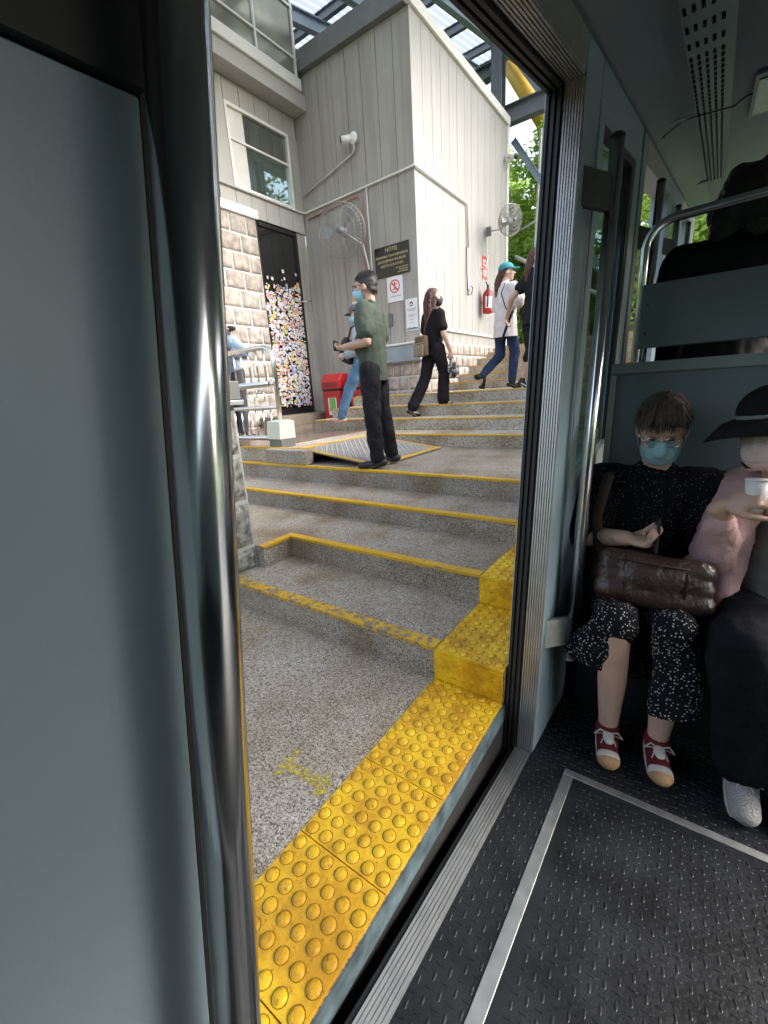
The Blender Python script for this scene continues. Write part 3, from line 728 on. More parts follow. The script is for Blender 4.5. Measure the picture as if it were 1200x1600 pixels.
fin('door_head_seal', bm, M_black, TR)
bm = B(); hd(bm, -.440, -.381, .006, .12)
for k in range(7): hd(bm, -.4395+k*.0084, -.4345+k*.0084, 0, .0058)
fin('door_head', bm, M_alu, TR)
def zc(y): return .71+.0+.305*y           # where the wall meets the ceiling
def yz(name, poly, x0, x1, m, parent=TR, b=0):
    bm = B(); prism(bm, poly, 'x', x0, x1)
    if b: bev(bm, b)
    return fin(name, bm, m, parent)
def slab(name, y0, y1, f0, f1, x0, x1, m, parent=TR, b=0): return yz(name, [(y0, f0(y0)), (y1, f0(y1)), (y1, f1(y1)), (y0, f1(y0))], x0, x1, m, parent, b)
K = lambda c: (lambda y: c)
slab('wall_panel', -1.5, 1.53, lambda y: zh(y)+.121, zc, -.44, -.381, M_train)
slab('wall_panel', 1.538, 1.742, K(FZ), zc, -.50, -.380, M_train, b=.003)
slab('wall_gap_seal', 1.7421, 1.7535, K(FZ), zc, -.50, -.386, M_black)
gb = lambda y: -.165+.24*(y-1.83); gt = lambda y: 1.085+.31*(y-1.83)
WW = slab('wall_panel', 1.754, 2.72, K(FZ), lambda y: gb(y)-.06, -.50, -.380, M_train, b=.003)
slab('wall_panel', 1.754, 2.72, lambda y: gt(y)+.06, zc, -.50, -.380, M_train, b=.003)
WN = slab('window', 1.754, 1.83, lambda y: gb(y)-.059, lambda y: gt(y)+.059, -.43, -.378, M_train, b=.003)
slab('frame', 2.57, 2.72, lambda y: gb(y)-.059, lambda y: gt(y)+.059, -.43, -.378, M_train, WN, b=.003)
slab('frame', 1.8305, 2.5695, lambda y: gb(y)-.059, lambda y: gb(y), -.43, -.376, M_brush, WN)
slab('frame', 1.8305, 2.5695, gt, lambda y: gt(y)+.059, -.43, -.378, M_train, WN)
for a, b2 in ((1.8305, 1.845), (2.52, 2.5695)): slab('seal', a, b2, lambda y: gb(y)+.001, lambda y: gt(y)-.001, -.425, -.384, M_black, WN)
slab('seal', 1.8451, 2.5199, lambda y: gt(y)-.03, lambda y: gt(y)-.0015, -.425, -.384, M_black, WN)
slab('pane', 1.8451, 2.5199, lambda y: gb(y)+.001, lambda y: gt(y)-.031, -.41, -.404, M_glassg, WN)
slab('door_pillar', 2.7205, 2.80, K(-.6), zc, -.50, -.384, M_black)
slab('door_pillar', 2.8005, 2.93, K(-.6), zc, -.50, -.380, M_train, b=.003)
# further up the car: second doorway and windows
for y0, y1, kind in ((2.94, 4.3, 'd'), (4.31, 4.65, 'p'), (4.66, 5.7, 'w'), (5.71, 5.95, 'p'), (5.96, 7.3, 'd'), (7.31, 8.6, 'p')):
    fz = K(-.55+.31*(y0-2.3))
    if kind == 'p': slab('wall_panel', y0, y1, fz, zc, -.50, -.380, M_train)
    elif kind == 'w':
        slab('wall_panel', y0, y1, fz, lambda y: gb(y)-.02, -.50, -.380, M_train); slab('wall_panel', y0, y1, lambda y: gt(y)+.03, zc, -.50, -.380, M_train)
        slab('pane', y0, y1, lambda y: gb(y)-.019, lambda y: gt(y)+.029, -.41, -.404, M_glassg)
    else:
        slab('door_head', y0, y1, lambda y: gt(y)+.04, zc, -.50, -.380, M_alu)
        slab('door_leaf', y0, y0+.28, fz, lambda y: gt(y)+.039, -.47, -.43, M_dark)
# near wall beside the door, black recess above it
slab('near_wall_panel', -1.5, .199, K(FZ), lambda y: .259+.45*(max(y, -.4)-.199), -.44, -.381, M_train, b=.002)
slab('door_pocket_cover', -1.5, .199, lambda y: .2595+.45*(max(y, -.4)-.199), lambda y: zh(y)-.002, -.46, -.372, M_dark)
slab('door_edge_seal', .2, .262, K(FZ), lambda y: zh(y)-.002, -.50, -.383, M_black)
slab('door_edge_trim', .2625, .270, K(FZ), lambda y: zh(y)-.002, -.50, -.386, mat('tan_edge_trim', (.20, .14, .09), .5))
# grab poles with their brackets
def grab(y, z0, z1, x=-.31, brk=(), r=.0215):
    bm = B(); tube(bm, [(x, y, z0), (x, y, z1)], r, 32); p = fin('grab_pole', bm, M_chrome, TR)
    bm = B(); tube(bm, [(x, y, z1), (x, y, z1+.005), (x, y, z1+.012)], [r+.0012, r+.0012, r*.7], 24); fin('end_cap', bm, M_black, p)
    bm = B(); tube(bm, [(x, y, z0-.006), (x, y, z0)], [r*.9, r+.0004], 24); fin('end_cap', bm, M_brush, p)
    for zz in brk:
        bm = B(); prism(bm, [(-.379, y-.115), (x, y-.018), (x, y+.012), (-.379, y-.08)], 'z', zz-.055, zz+.055); fin('bracket', bm, M_bracket if zz > 0 else M_brush, p)
grab(.190, -.88, .80, brk=())
grab(1.700, -.85, .955, brk=(.79, -.73))
grab(3.02, .2, 1.40, brk=(1.10,))
grab(4.35, .6, 1.80, brk=(1.50,))
grab(5.9, 1.0, 2.25, brk=(1.9,))
# cross partition with its frame, back board and hoop rail
PT = box('partition', (-.335, 1.38, 2.25, 2.275, FZ, .285), M_part, TR)
box('partition_frame', (-.345, 1.38, 2.243, 2.285, .286, .335), mat('partition_frame_paint', (.20, .25, .245), .4), PT, .005)
box('partition_frame', (-.345, -.322, 2.241, 2.249, FZ, .285), mat('partition_edge', (.30, .34, .33), .4), PT)
box('backrest_board', (-.262, 1.37, 2.29, 2.312, .40, .665), M_part, TR, .004)
bm = B()
for x, z in ((-.235, .46), (-.235, .58)): tube(bm, [(x, 2.284, z), (x, 2.2899, z)], .006, 10)
fin('board_bolt', bm, M_bracket, TR)
bm = B(); pts = [(-.265, 2.335, .336), (-.272, 2.335, .82)]+[(-.272+.11-.11*cos(k*pi/12), 2.335, .82+.11*sin(k*pi/12)) for k in range(1, 7)]+[(.25, 2.335, .945), (1.37, 2.335, .945)]
tube(bm, pts, .0185, 20); fin('hoop_rail', bm, M_chrome, TR)
box('upper_floor', (-.384, 1.38, 2.32, 4.2, -.35, -.30), M_floor, TR)
box('upper_floor', (-.384, 1.38, 4.21, 9.5, .2, .25), M_floor, TR)
box('riser', (-.384, 1.38, 2.29, 2.319, FZ, -.30), M_dark, TR)
# seat bench
box('bench_seat', (-.33, 1.38, 1.86, 2.235, -.80, -.72), M_seat, TR, .015)
box('bench_base', (-.33, 1.38, 2.0, 2.24, FZ, -.801), M_dark, TR)
# ceiling: flat sloping sheets with a slotted vent panel between them
def csheet(name, x0, x1, za, zb, m, y0=-1.6, y1=9, th=.02):
    bm = B(); n_ = 6; A = []
    for k in range(n_+1):
        t = k/n_; x = x0+(x1-x0)*t; z = za+(zb-za)*sin(t*pi/2)
        A.append([bm.verts.new(p) for p in ((x, y0, zc(y0)+z), (x, y1, zc(y1)+z), (x, y1, zc(y1)+z+th), (x, y0, zc(y0)+z+th))])
    for a, b in zip(A, A[1:]):
        for k in range(4): bm.faces.new((a[k-1], a[k], b[k], b[k-1])).smooth = (k == 1)
    bmesh.ops.recalc_face_normals(bm, faces=bm.faces)
    return fin(name, bm, m, TR)
csheet('ceiling', -.42, -.205, 0, .12, M_trainc)
csheet('ceiling', -.045, 1.0, .12, .17, M_trainc)
csheet('ceiling', 1.0, 1.43, .17, .02, M_trainc)
slab('ceiling_edge_strip', -1.5, 8.5, lambda y: zc(y)-.012, lambda y: zc(y)-.001, -.43, -.372, M_part)
VP = B()
cols = [-.1935+.027*k for k in range(5)]; hw, hl = .0062, .034
rows = [y for y in (1.2, 1.31, 1.42, 1.6, 1.72, 1.84, 2.0, 2.16, 2.32)]+[2.46+.072*k for k in range(50)]
def zv(x, y): return zc(y)+.12
def q4(bm, x0, x1, y0, y1, dz=0): bm.faces.new([bm.verts.new((x, y, zv(x, y)+dz)) for x, y in ((x0, y0), (x0, y1), (x1, y1), (x1, y0))])
py = -1.6
for y in rows:
    ya, yb = y-hl, y+hl
    if y > 2.4: ya, yb = y-.0285, y+.0285
    q4(VP, -.205, -.045, py, ya); px_ = -.205
    for c in cols:
        q4(VP, px_, c-hw, ya, yb); px_ = c+hw
        for (xa, y_a, xb, y_b) in ((c-hw, ya, c-hw, yb), (c-hw, yb, c+hw, yb), (c+hw, yb, c+hw, ya), (c+hw, ya, c-hw, ya)):
            VP.faces.new([VP.verts.new(p) for p in ((xa, y_a, zv(0, y_a)), (xb, y_b, zv(0, y_b)), (xb, y_b, zv(0, y_b)+.02), (xa, y_a, zv(0, y_a)+.02))])
    q4(VP, px_, -.045, ya, yb); py = yb
q4(VP, -.205, -.045, py, 9)
fin('vent_panel', VP, M_trainc, TR)
slab('vent_duct', -1.6, 9, lambda y: zc(y)+.141, lambda y: zc(y)+.20, -.22, -.03, M_black)
def cpt(x, y, o=0): 
    t = (x+.42)/.215; z = .12*sin(min(max(t, 0), 1)*pi/2); return V((x, y, zc(y)+z-o))
bm = B()
tube(bm, [cpt(x, 3.42+.35*x, .002) for x in [-.36+.03*k for k in range(12)]]+[V((.02+.05*k, 3.3-.02*k*k*.4, zc(3.3-.02*k*k*.4)+.12)) for k in range(5)], .0045, 6); fin('ceiling_seam', bm, M_black, TR)
bm = B(); ball(bm, cpt(-.30, 3.22, .004), .07, (1, .45, .16), 20, 8, Matrix.Rotation(R(17), 3, 'X')); fin('ceiling_lamp', bm, M_glassg, TR, True)
bm = B(); ball(bm, cpt(-.25, 5.9, .004), .06, (1, .45, .2), 20, 8, Matrix.Rotation(R(17), 3, 'X')); fin('ceiling_lamp', bm, M_trainc, TR, True)
slab('light_hatch', 2.95, 3.75, lambda y: zc(y)+.105, lambda y: zc(y)+.118, .045, .16, M_part)
slab('light_hatch_lens', 3.02, 3.68, lambda y: zc(y)+.098, lambda y: zc(y)+.1045, .06, .145, M_alu)
# unseen far side of the carriage, shaped for the light it lets in: low wall, window posts, roof edge; rear end wall
X1 = 1.38  # narrower than a real car, so the opening lights the near wall panel
slab('far_wall', -1.6, .55, K(-1.25), lambda y: zc(y)-.181, X1, X1+.06, M_train)
slab('far_wall', 1.75, 2.35, K(-1.25), K(-.5), X1, X1+.06, M_train)
slab('far_wall', 2.36, 9, K(-1.25), lambda y: .31*y-.9, X1, X1+.06, M_train)
slab('far_wall_head', .551, 1.85, K(.50), zc, X1, X1+.06, M_train)  # head set low to shade the top of the near wall panel
slab('far_wall_head', 1.851, 9, lambda y: zc(y)-.42, zc, X1, X1+.06, M_train)
for y in (1.75, 2.7, 3.9, 5.0): slab('window_post', y-.05, y+.05, K(-.5), lambda y: zc(y)-.17, X1, X1+.05, M_train)
box('end_wall', (-.45, X1, -1.68, -1.61, FZ, .9), M_train, TR)
bm = B(); prism(bm, [(-.45, 2.0), (1.40, 2.0), (1.40, 2.35), (-.45, 2.35)], 'y', 8.4, 8.45); fin('end_wall', bm, M_train, TR)
box('end_wall', (-.45, 1.38, 8.4, 8.45, .25, 1.2), M_train, TR)
# ------------------------------------------------------------------ wall fans
def fan(loc, aim, r, label, arm):
    t = thing('wall_fan', label, 'fan', group='wall fans of the station')
    a = V(aim).normalized(); u, w = frame(a); L = V(loc)
    bm = B()
    for rr, dz in ((1, 0), (.98, .045), (.86, .085), (.62, .11), (.38, .12), (.98, -.045), (.8, -.085), (.45, -.11)):
        tube(bm, [L+a*dz+(u*cos(k*pi/20)+w*sin(k*pi/20))*r*rr for k in range(41)], .008 if rr == 1 else .0042, 5, caps=False)
    for k in range(40):
        q = k*2*pi/40; d = u*cos(q)+w*sin(q)
        for s in (1, -1): tube(bm, [L+d*r*.16+a*.122*s, L+d*r*.5+a*.118*s, L+d*r*.85+a*.088*s, L+d*r], .0028, 4, caps=False)
    fin('guard', bm, mat('fan_wire', (.30, .30, .285), .4, metal=.6), t)
    for k in range(3):
        bm = B(); q0 = k*2*pi/3; N_ = 7; A = []
        for i in range(N_+1):
            f = .16+.70*i/N_; wd = (.16+.32*f)*(1-.35*(i/N_)**3)
            A.append([bm.verts.new(L+(u*cos(q0+s*wd)+w*sin(q0+s*wd))*r*f+a*(s*.035)) for s in (-1, -.4, .3, 1)])
        for p, q in zip(A, A[1:]):
            for j in range(3): bm.faces.new((p[j], p[j+1], q[j+1], q[j])).smooth = True
        fin('blade', bm, mat('fan_blade', (.22, .23, .225), .3, metal=.3), t)
    bm = B(); tube(bm, [L+a*.125, L+a*.13], r*.15, 20); fin('badge', bm, M_steel_d, t)
    bm = B(); tube(bm, [L-a*.26, L-a*.24, L-a*.10, L-a*.02], [.04, .075, .08, .05], 18); fin('motor', bm, mat('fan_motor', (.35, .36, .35), .4), t)
    bm = B(); tube(bm, [L-a*.16]+[V(p) for p in arm], .017, 10); p = V(arm[-1]); fin('arm', bm, M_pipe, t)
    bm = B(); bx(bm, p.x-.05, p.x+.05, p.y-.03, p.y+.03, p.z-.08, p.z+.08); fin('mount', bm, M_steel_d, t)
fan((-5.17, 6.30, 3.80), (.42, -.86, -.18), .40, 'large wire guard fan on the grey front wall above the man in the green shirt',
    [(-5.10, 6.45, 3.72), (-4.98, 6.6, 3.62), (-4.95, 6.68, 3.3), (-4.95, 6.71, 3.05)])
fan((-3.45, 9.45, 4.28), (.86, -.42, -.2), .27, 'smaller wire guard fan sticking out from the pale side wall near its far end', [(-3.65, 9.5, 4.18), (-3.92, 9.5, 4.2)])

# ------------------------------------------------------------------ cameras, socket
def cctv(loc, d, label, dome):
    t = thing('security_camera', label, 'security camera'); L = V(loc); d = V(d).normalized()
    bm = B(); ball(bm, L, .085, (1, .5, 1), 18, 12); fin('base', bm, M_white, t, True)
    bm = B(); tube(bm, [L+d*.02, L+d*.20], .052, 18); p = fin('body', bm, M_white, t)
    bm = B(); tube(bm, [L+d*.201, L+d*.215], [.055, .05], 18); fin('lens_face', bm, M_dark, p)
    bm = B(); tube(bm, [L+V((0, 0, -.06)), L+V((.0, .01, -.16)), L+V((-.06, .02, -.20))], .012, 8); fin('cable', bm, M_pipe, t)
cctv((-5.08, 6.66, 5.19), (-.75, -.60, -.12), 'white security camera high on the grey front wall, pointing left', 0)
cctv((-3.92, 10.55, 5.82), (.92, -.3, -.25), 'white security camera at the far top end of the pale side wall', 0)
t = thing('wall_socket', 'small white wall socket with a hanging lead on the pale side wall', 'socket')
box('plate', (XC+.001, XC+.035, 8.62, 8.76, 3.02, 3.18), M_white, t, .006)
bm = B(); tube(bm, [(-3.96, 8.69, 3.09), (-3.9, 8.66, 3.04), (-3.9, 8.62, 2.93), (-3.96, 8.58, 2.9), (-3.97, 8.55, 3.3), (-3.97, 8.55, 3.74)], .01, 6); fin('lead', bm, M_black, t)

# ------------------------------------------------------------------ signs
RX = Matrix.Rotation(R(90), 3, 'X'); YS_ = YF-.012
def sign(name, label, x0, x1, z0, z1, m, y=YF-.003, d=.012):
    t = thing(name, label, 'sign'); box('board', (x0, x1, y-d, y, z0, z1), m, t, .002); return t, y-d-.0012
t, ys = sign('notice_sign', 'black notice board with gold capital lettering headed NOTIS', -4.84, -4.145, 3.07, 3.535, M_signb, d=.02)
cx = (-4.84-4.145)/2
def tx(s, z, sz, m=M_gold, x=None, par=None, y=None, al='CENTER', sx=1.): text('lettering', s, sz, (cx if x is None else x, (ys if y is None else y), z), RX, m, par or t, .001, al, sx)
tx('NOTIS', 3.468, .085); tx('PENUMPANG TIDAK DIBENARKAN', 3.375, .052, sx=.80); tx('DUDUK SEMASA MENUNGGU', 3.305, .052, sx=.82); tx('KERETAPI DI PLATFORM', 3.235, .052, sx=.82)
tx('DENGAN ARAHAN', 3.17, .028, x=-4.17, al='RIGHT'); tx('PENGURUSAN', 3.137, .028, x=-4.17, al='RIGHT'); tx('BUKIT BENDERA', 3.104, .028, x=-4.17, al='RIGHT')
def ring(bm, c, r, w, y, d, bar=True, n=28):
    A = []
    for k in range(n):
        a = 2*pi*k/n; A.append([bm.verts.new((c[0]+cos(a)*q, yy, c[1]+sin(a)*q)) for q in (r-w, r) for yy in (y, y-d)])
    for a, b in zip(A[-1:]+A[:-1], A):
        for p, q in ((0, 1), (1, 3), (3, 2), (2, 0)): bm.faces.new((a[p], a[q], b[q], b[p]))
    if bar:
        for s in (1,):
            u = V((cos(R(-45)), 0, sin(R(-45)))); w_ = V((-u.z, 0, u.x))*w*.5; C_ = V((c[0], y-d*.6, c[1]))
            bm.faces.new([bm.verts.new(C_+u*(r-w)*a+w_*b) for a, b in ((-1, -1), (1, -1), (1, 1), (-1, 1))])
t, ys = sign('prohibition_sign', 'white sign with a red crossed circle under the black notice board', -4.62, -4.30, 2.66, 3.055, M_paper)
bm = B(); ring(bm, (-4.46, 2.90), .105, .02, ys+.0005, .001); fin('red_ring', bm, M_redp, t)
bm = B()
for a in ((-4.47, -4.45, 2.86, 2.93), (-4.52, -4.40, 2.925, 2.937), (-4.50, -4.47, 2.84, 2.865), (-4.45, -4.42, 2.84, 2.865)): bx(bm, a[0], a[1], ys-.0006, ys, a[2], a[3])
ball(bm, (-4.46, ys, 2.95), .017, (1, .05, 1), 10, 6); fin('pictogram', bm, M_redp, t)
text('lettering', 'DILARANG DRON', .028, (-4.46, ys, 2.745), RX, M_ink, t, .0006)
t, ys = sign('mask_notice', 'white laminated notice with a mask symbol and a green skyline along its foot', -4.26, -4.03, 2.16, 2.66, M_paper)
bm = B(); ball(bm, (-4.145, ys, 2.575), .036, (1, .03, 1.1), 14, 8); fin('mask_symbol', bm, mat('maroon_print', (.25, .05, .07), .5), t)
bm = B(); ball(bm, (-4.145, ys-.001, 2.568), .022, (1, .03, .7), 12, 6); fin('mask_symbol', bm, M_paper, t)
for s, z, h in (('Untuk kesihatan dan keselamatan', 2.50, .019), ('mohon pakai pelitup muka', 2.475, .019), ('For your health and safety', 2.41, .019), ('please wear a face mask', 2.385, .017), ('Terima kasih', 2.335, .018), ('Thank you', 2.29, .017)):
    text('lettering', s, h, (-4.145, ys, z), RX, M_ink, t, .0006, sx=.72)
bm = B()
for k in range(22):
    x = -4.25+k*.0098; bx(bm, x, x+.008, ys-.0008, ys, 2.175, 2.195+.035*abs(noise.noise(V((k*.9, 3, 0))))+.008)
fin('skyline_print', bm, mat('teal_print', (.10, .26, .22), .5), t)
t, ys = sign('warning_sign', 'small sign with orange band and red ring on the grey wall left of the man', -5.42, -5.16, 2.43, 2.90, M_paper)
box('orange_band', (-5.415, -5.165, ys-.0008, ys, 2.80, 2.895), M_orange, t)
bm = B(); ring(bm, (-5.33, 2.66), .065, .013, ys+.0005, .001); fin('red_ring', bm, M_redp, t)
bm = B(); bx(bm, -5.24, -5.20, ys-.0008, ys, 2.62, 2.70); fin('pictogram', bm, M_ink, t)
text('lettering', 'AWAS', .05, (-5.29, ys-.001, 2.848), RX, M_ink, t, .0006); text('lettering', 'NO SMOKING', .026, (-5.29, ys, 2.50), RX, M_ink, t, .0006)
t, ys = sign('round_prohibition_sign', 'larger white sign with a bold red prohibition ring behind the capped woman', -5.40, -4.98, 1.95, 2.37, M_paper)
bm = B(); ring(bm, (-5.22, 2.17), .155, .032, ys+.0005, .001); fin('red_ring', bm, M_redp, t)
t = thing('switch_plate', 'small dark green metal plate on the grey wall behind the man\'s shoulder', 'plate'); box('plate', (-4.62, -4.54, YF-.03, YF-.003, 2.28, 2.48), mat('green_plate', (.10, .13, .11), .4), t, .003)
bm = B(); tube(bm, [(-4.58, YF-.031, 2.43), (-4.58, YF-.034, 2.43)], .006, 8); tube(bm, [(-4.58, YF-.031, 2.33), (-4.58, YF-.034, 2.33)], .006, 8); fin('screw', bm, M_steel, t)
# extinguisher and its sign
t = thing('fire_extinguisher_sign', 'narrow red and white sign above the fire extinguisher', 'sign')
box('board', (XC+.002, XC+.008, 9.36, 9.60, 3.33, 3.76), M_redp, t)
for z in (3.44, 3.63): 
    box('white_symbol', (XC+.009, XC+.0105, 9.40, 9.56, z-.05, z+.06), M_paper, t); box('red_symbol', (XC+.011, XC+.0122, 9.44, 9.52, z-.03, z+.035), M_redp, t)
t = thing('fire_extinguisher', 'red fire extinguisher hanging on the pale side wall beside the stairs', 'fire extinguisher')
c = (XC+.15, 9.30)
bm = B(); tube(bm, [(c[0], c[1], z) for z in (2.62, 2.63, 2.67, 2.98, 3.04, 3.07, 3.10)], [.07, .095, .105, .105, .085, .05, .03], 22); fin('cylinder', bm, M_red, t)
bm = B(); tube(bm, [(c[0], c[1], 3.10), (c[0], c[1], 3.17)], .025, 10); tube(bm, [(c[0], c[1]-.03, 3.16), (c[0]+.02, c[1]-.14, 3.20)], .012, 8); fin('valve', bm, M_dark, t)
bm = B(); tube(bm, [(c[0], c[1]-.02, 3.14), (c[0]+.07, c[1]-.14, 3.05), (c[0]+.06, c[1]-.15, 2.8), (c[0]+.04, c[1]-.12, 2.74)], .013, 8); fin('hose', bm, M_black, t)
bm = B()
for k in range(6):
    a0 = R(-95)+k*R(14); a1 = a0+R(14); r_ = .1062
    bm.faces.new([bm.verts.new((c[0]+r_*cos(a), c[1]+r_*sin(a), z)) for a, z in ((a0, 2.72), (a1, 2.72), (a1, 2.94), (a0, 2.94))])
fin('label', bm, M_paper, t)
box('bracket', (XC+.002, c[0]-.10, c[1]-.03, c[1]+.03, 2.82, 2.88), M_steel, t)

# ------------------------------------------------------------------ litter bins
def bin_(x, y, label, door_m):
    t = thing('litter_bin', label, 'litter bin', loc=(x, y, ZS[5]+.004), group='red litter bins by the door')
    bm = B(); prism(bm, [(-.19, 0), (.19, 0), (.22, .62), (-.22, .62)], 'x', -.23, .23); bev(bm, .012, 2); fin('body', bm, M_red, t)
    bm = B(); prism(bm, [(-.235, .66), (.235, .66), (.235, .78), (.12, .96), (-.10, .96), (-.235, .82)], 'x', -.245, .245); bev(bm, .016, 2); h = fin('hood', bm, M_red, t)
    box('opening', (-.17, .17, -.238, -.2355, .70, .79), mat('deep_red', (.20, .01, .012), .5), h)
    box('bag_rim', (-.236, .236, -.226, .226, .622, .658), M_dark, t, .01)
    box('sticker', (-.10, .12, -.2135, -.2095, .14, .50), door_m, t); box('sticker_print', (-.075, .095, -.2155, -.2137, .22, .48), M_green, t)
    t.rotation_euler = (0, 0, R(6)); t.scale = (.84, .84, .9); return t
bin_(-5.60, 6.30, 'red litter bin nearest the stickered door, with a green and white sticker', M_paper)
bin_(-5.02, 6.42, 'red litter bin second from the stickered door, half hidden by the walking woman', M_paper)

# ------------------------------------------------------------------ barrier, box, stone pier with counter
t = thing('metal_barrier', 'stainless steel crowd barrier with upright bars beside the stone pier', 'barrier')
yb = 3.10; zf = ZS[5]
bm = B(); xr = -3.58; xl = -6.2
tube(bm, [(xl, yb, 1.70), (xr-.14, yb, 1.70)]+[(xr-.14+.14*sin(k*pi/12), yb, 1.56+.14*cos(k*pi/12)) for k in range(1, 7)]+[(xr, yb, .74)], .026, 14); fin('hoop', bm, M_steel, t)
bm = B()
for z, r in ((1.34, .02), (1.10, .022), (.78, .026)): tube(bm, [(xl, yb, z), (xr-.005, yb, z)], r, 12)
fin('rail', bm, M_steel, t)
bm = B(); tube(bm, [(xl, yb-.16, 1.335), (xr+.06, yb-.16, 1.335)], .03, 14); fin('front_rail', bm, M_steel, t)
for k in range(16):
    x = xr-.14-k*.125
    bm = B(); tube(bm, [(x, yb, 1.36), (x, yb, 1.69)], .009, 8); fin('bar', bm, M_steel, t)
    bm = B(); tube(bm, [(x, yb, .80), (x, yb, 1.08)], .009, 8); fin('bar', bm, M_steel, t)
bm = B()
for cx_, r in ((-4.02, .06), (-3.86, .065)):
    tube(bm, [(cx_+r*cos(a*pi/10), yb+.01, 1.22+r*sin(a*pi/10)) for a in range(21)], .006, 6, caps=False)
fin('ring', bm, M_steel, t)
t = thing('gate_motor_box', 'cream metal box on a dark grey base at the foot of the barrier', 'box', loc=(-3.60, 3.10, zf), rz=R(-6)); t.scale = (.85, .85, .88)
bm = B(); prism(bm, [(-.12, .10), (.12, .10), (.12, .30), (.05, .32), (-.10, .31)], 'x', -.13, .14); bev(bm, .005); fin('cover', bm, M_cream, t)
box('base', (-.12, .135, -.105, .11, 0, .10), M_beamg, t, .004)
PR = thing('stone_pier', 'short grey rubble stone pier with pale mortar joints at the left end of the steps', 'pier')
box('core', (-2.9, -2.26, .9, 1.612, 0, 1.17), M_pmort, PR)
random.seed(5)
for (ya, yb_, za, zb) in ((1.40, 1.60, .30, .57), (.92, 1.385, .14, .42), (1.16, 1.60, .595, .86), (.92, 1.145, .45, .86), (1.33, 1.60, .885, 1.15), (.92, 1.315, .885, 1.15), (1.40, 1.60, .145, .275)):
    bm = B(); N_ = 6; G = []
    for i in range(N_+1):
        G.append([bm.verts.new((-2.259+(0 if (i in (0, N_) or j in (0, N_)) else .022+.018*noise.noise(V((i*1.3+ya*9, j*1.3+za*9, 2)))), ya+(yb_-ya)*i/N_, za+(zb-za)*j/N_)) for j in range(N_+1)])
    for i in range(N_):
        for j in range(N_): bm.faces.new((G[i][j], G[i+1][j], G[i+1][j+1], G[i][j+1]))
    fin('stone_block', bm, M_pier, PR)
for x in (-2.48, -2.78):
    bm = B(); bx(bm, x-.12, x+.13, 1.613, 1.635, .32, 1.1); bev(bm, .01); fin('stone_block', bm, M_pier, PR)
t = thing('counter_top', 'dark grey metal counter slab resting on the stone pier', 'counter')
box('slab', (-3.0, -2.22, .88, 1.66, 1.171, 1.20), M_brush, t, .004); box('skirt', (-2.95, -2.235, .92, 1.655, 1.201, 1.31), mat('counter_grey', (.18, .19, .18), .5), t, .006)
# ------------------------------------------------------------------ people
M_skin = mat('skin', (.50, .30, .21), .5, var=.08, vs=18, bump=.08, bs=120)
M_skin2 = mat('skin_pale', (.56, .36, .27), .5, var=.08, vs=18, bump=.08, bs=120)
M_hairb = mat('black_hair', (.018, .014, .012), .38, var=.5, vs=40, bump=.6, bs=160)
M_hairr = mat('red_brown_hair', (.085, .030, .022), .42, var=.5, vs=40, bump=.6, bs=160)
M_hairg = mat('greying_brown_hair', (.028, .018, .014), .34, var=.6, vs=60, col2=(.085, .055, .042), bump=.7, bs=190)
M_eye = mat('eye', (.02, .015, .012), .1); M_lens = glassy('spectacle_lens', (.92, .95, .95), .12)
M_maskb = mat('blue_surgical_mask', (.30, .52, .60), .7, var=.08, vs=30, bump=.5, bs=70)
M_maskk = mat('black_mask', (.02, .02, .022), .6)
M_laces = mat('white_laces', (.56, .53, .47), .7)
def fab(name, c, var=.18, rough=.85, bump=.35): return mat(name, c, rough, var=var, vs=7, bump=bump, bs=140, spec=.12)
Z0 = V((0, 0, 0))
DEF = dict(pel=(0, 0, .93), che=(0, 0, 1.22), nek=(0, -.01, 1.38), head=(0, .02, 1.53), sL=(-.17, 0, 1.33), sR=(.17, 0, 1.33),
           eL=(-.22, -.02, 1.06), eR=(.22, -.02, 1.06), wL=(-.23, .05, .83), wR=(.23, .05, .83), hL=(-.085, 0, .90), hR=(.085, 0, .90),
           kL=(-.09, .01, .50), kR=(.09, .01, .50), aL=(-.095, -.03, .085), aR=(.095, -.03, .085), tL=(-.10, .12, .03), tR=(.10, .12, .03),
           fL=(0, .1, -1), fR=(0, .1, -1), nL=(1, 0, 0), nR=(-1, 0, 0), cL=.5, cR=.5)
def hand(sh, w, d, n, curl, side=1, s=1., grip=None):
    w, d, n = V(w), V(d).normalized(), V(n); n = (n-d*n.dot(d)).normalized(); l = d.cross(n)*side
    rot = Matrix((l, d, n)).transposed()
    sh.append(('e', w+d*.048*s, V((.040, .052, .017))*s, rot))
    sh.append(('c', w-d*.03*s, .026*s, w+d*.03*s, .028*s, (n, .7)))
    for k, (o, L) in enumerate(((-.030, .070), (-.010, .078), (.010, .073), (.029, .058))):
        b = w+d*.086*s+l*o*s; a = curl
        p, dd = b-d*.02*s, d.copy()
        for q, f in enumerate((.5, .3, .22)):
            ang = a*(.55+.25*q)*1.2+.05*k; dd = (Matrix.Rotation(ang, 3, l*side if False else d.cross(n)) @ dd).normalized()
            r = (.0098-.0011*q)*s; e = p+dd*(L*f+(.02 if q == 0 else 0))*s
            sh.append(('c', p, r, e, r*.9)); p = e
    t0 = w+d*.02*s-l*.030*s; t1 = t0-l*.026*s+d*.028*s+n*.012*s; t2 = t1+d*.028*s+n*.016*s*(1+curl)
    sh.append(('c', t0, .014*s, t1, .0115*s)); sh.append(('c', t1, .0115*s, t2, .009*s))
def hrot(yaw, pitch, roll=0): return Matrix.Rotation(yaw, 3, 'Z') @ Matrix.Rotation(pitch, 3, 'X') @ Matrix.Rotation(roll, 3, 'Y')
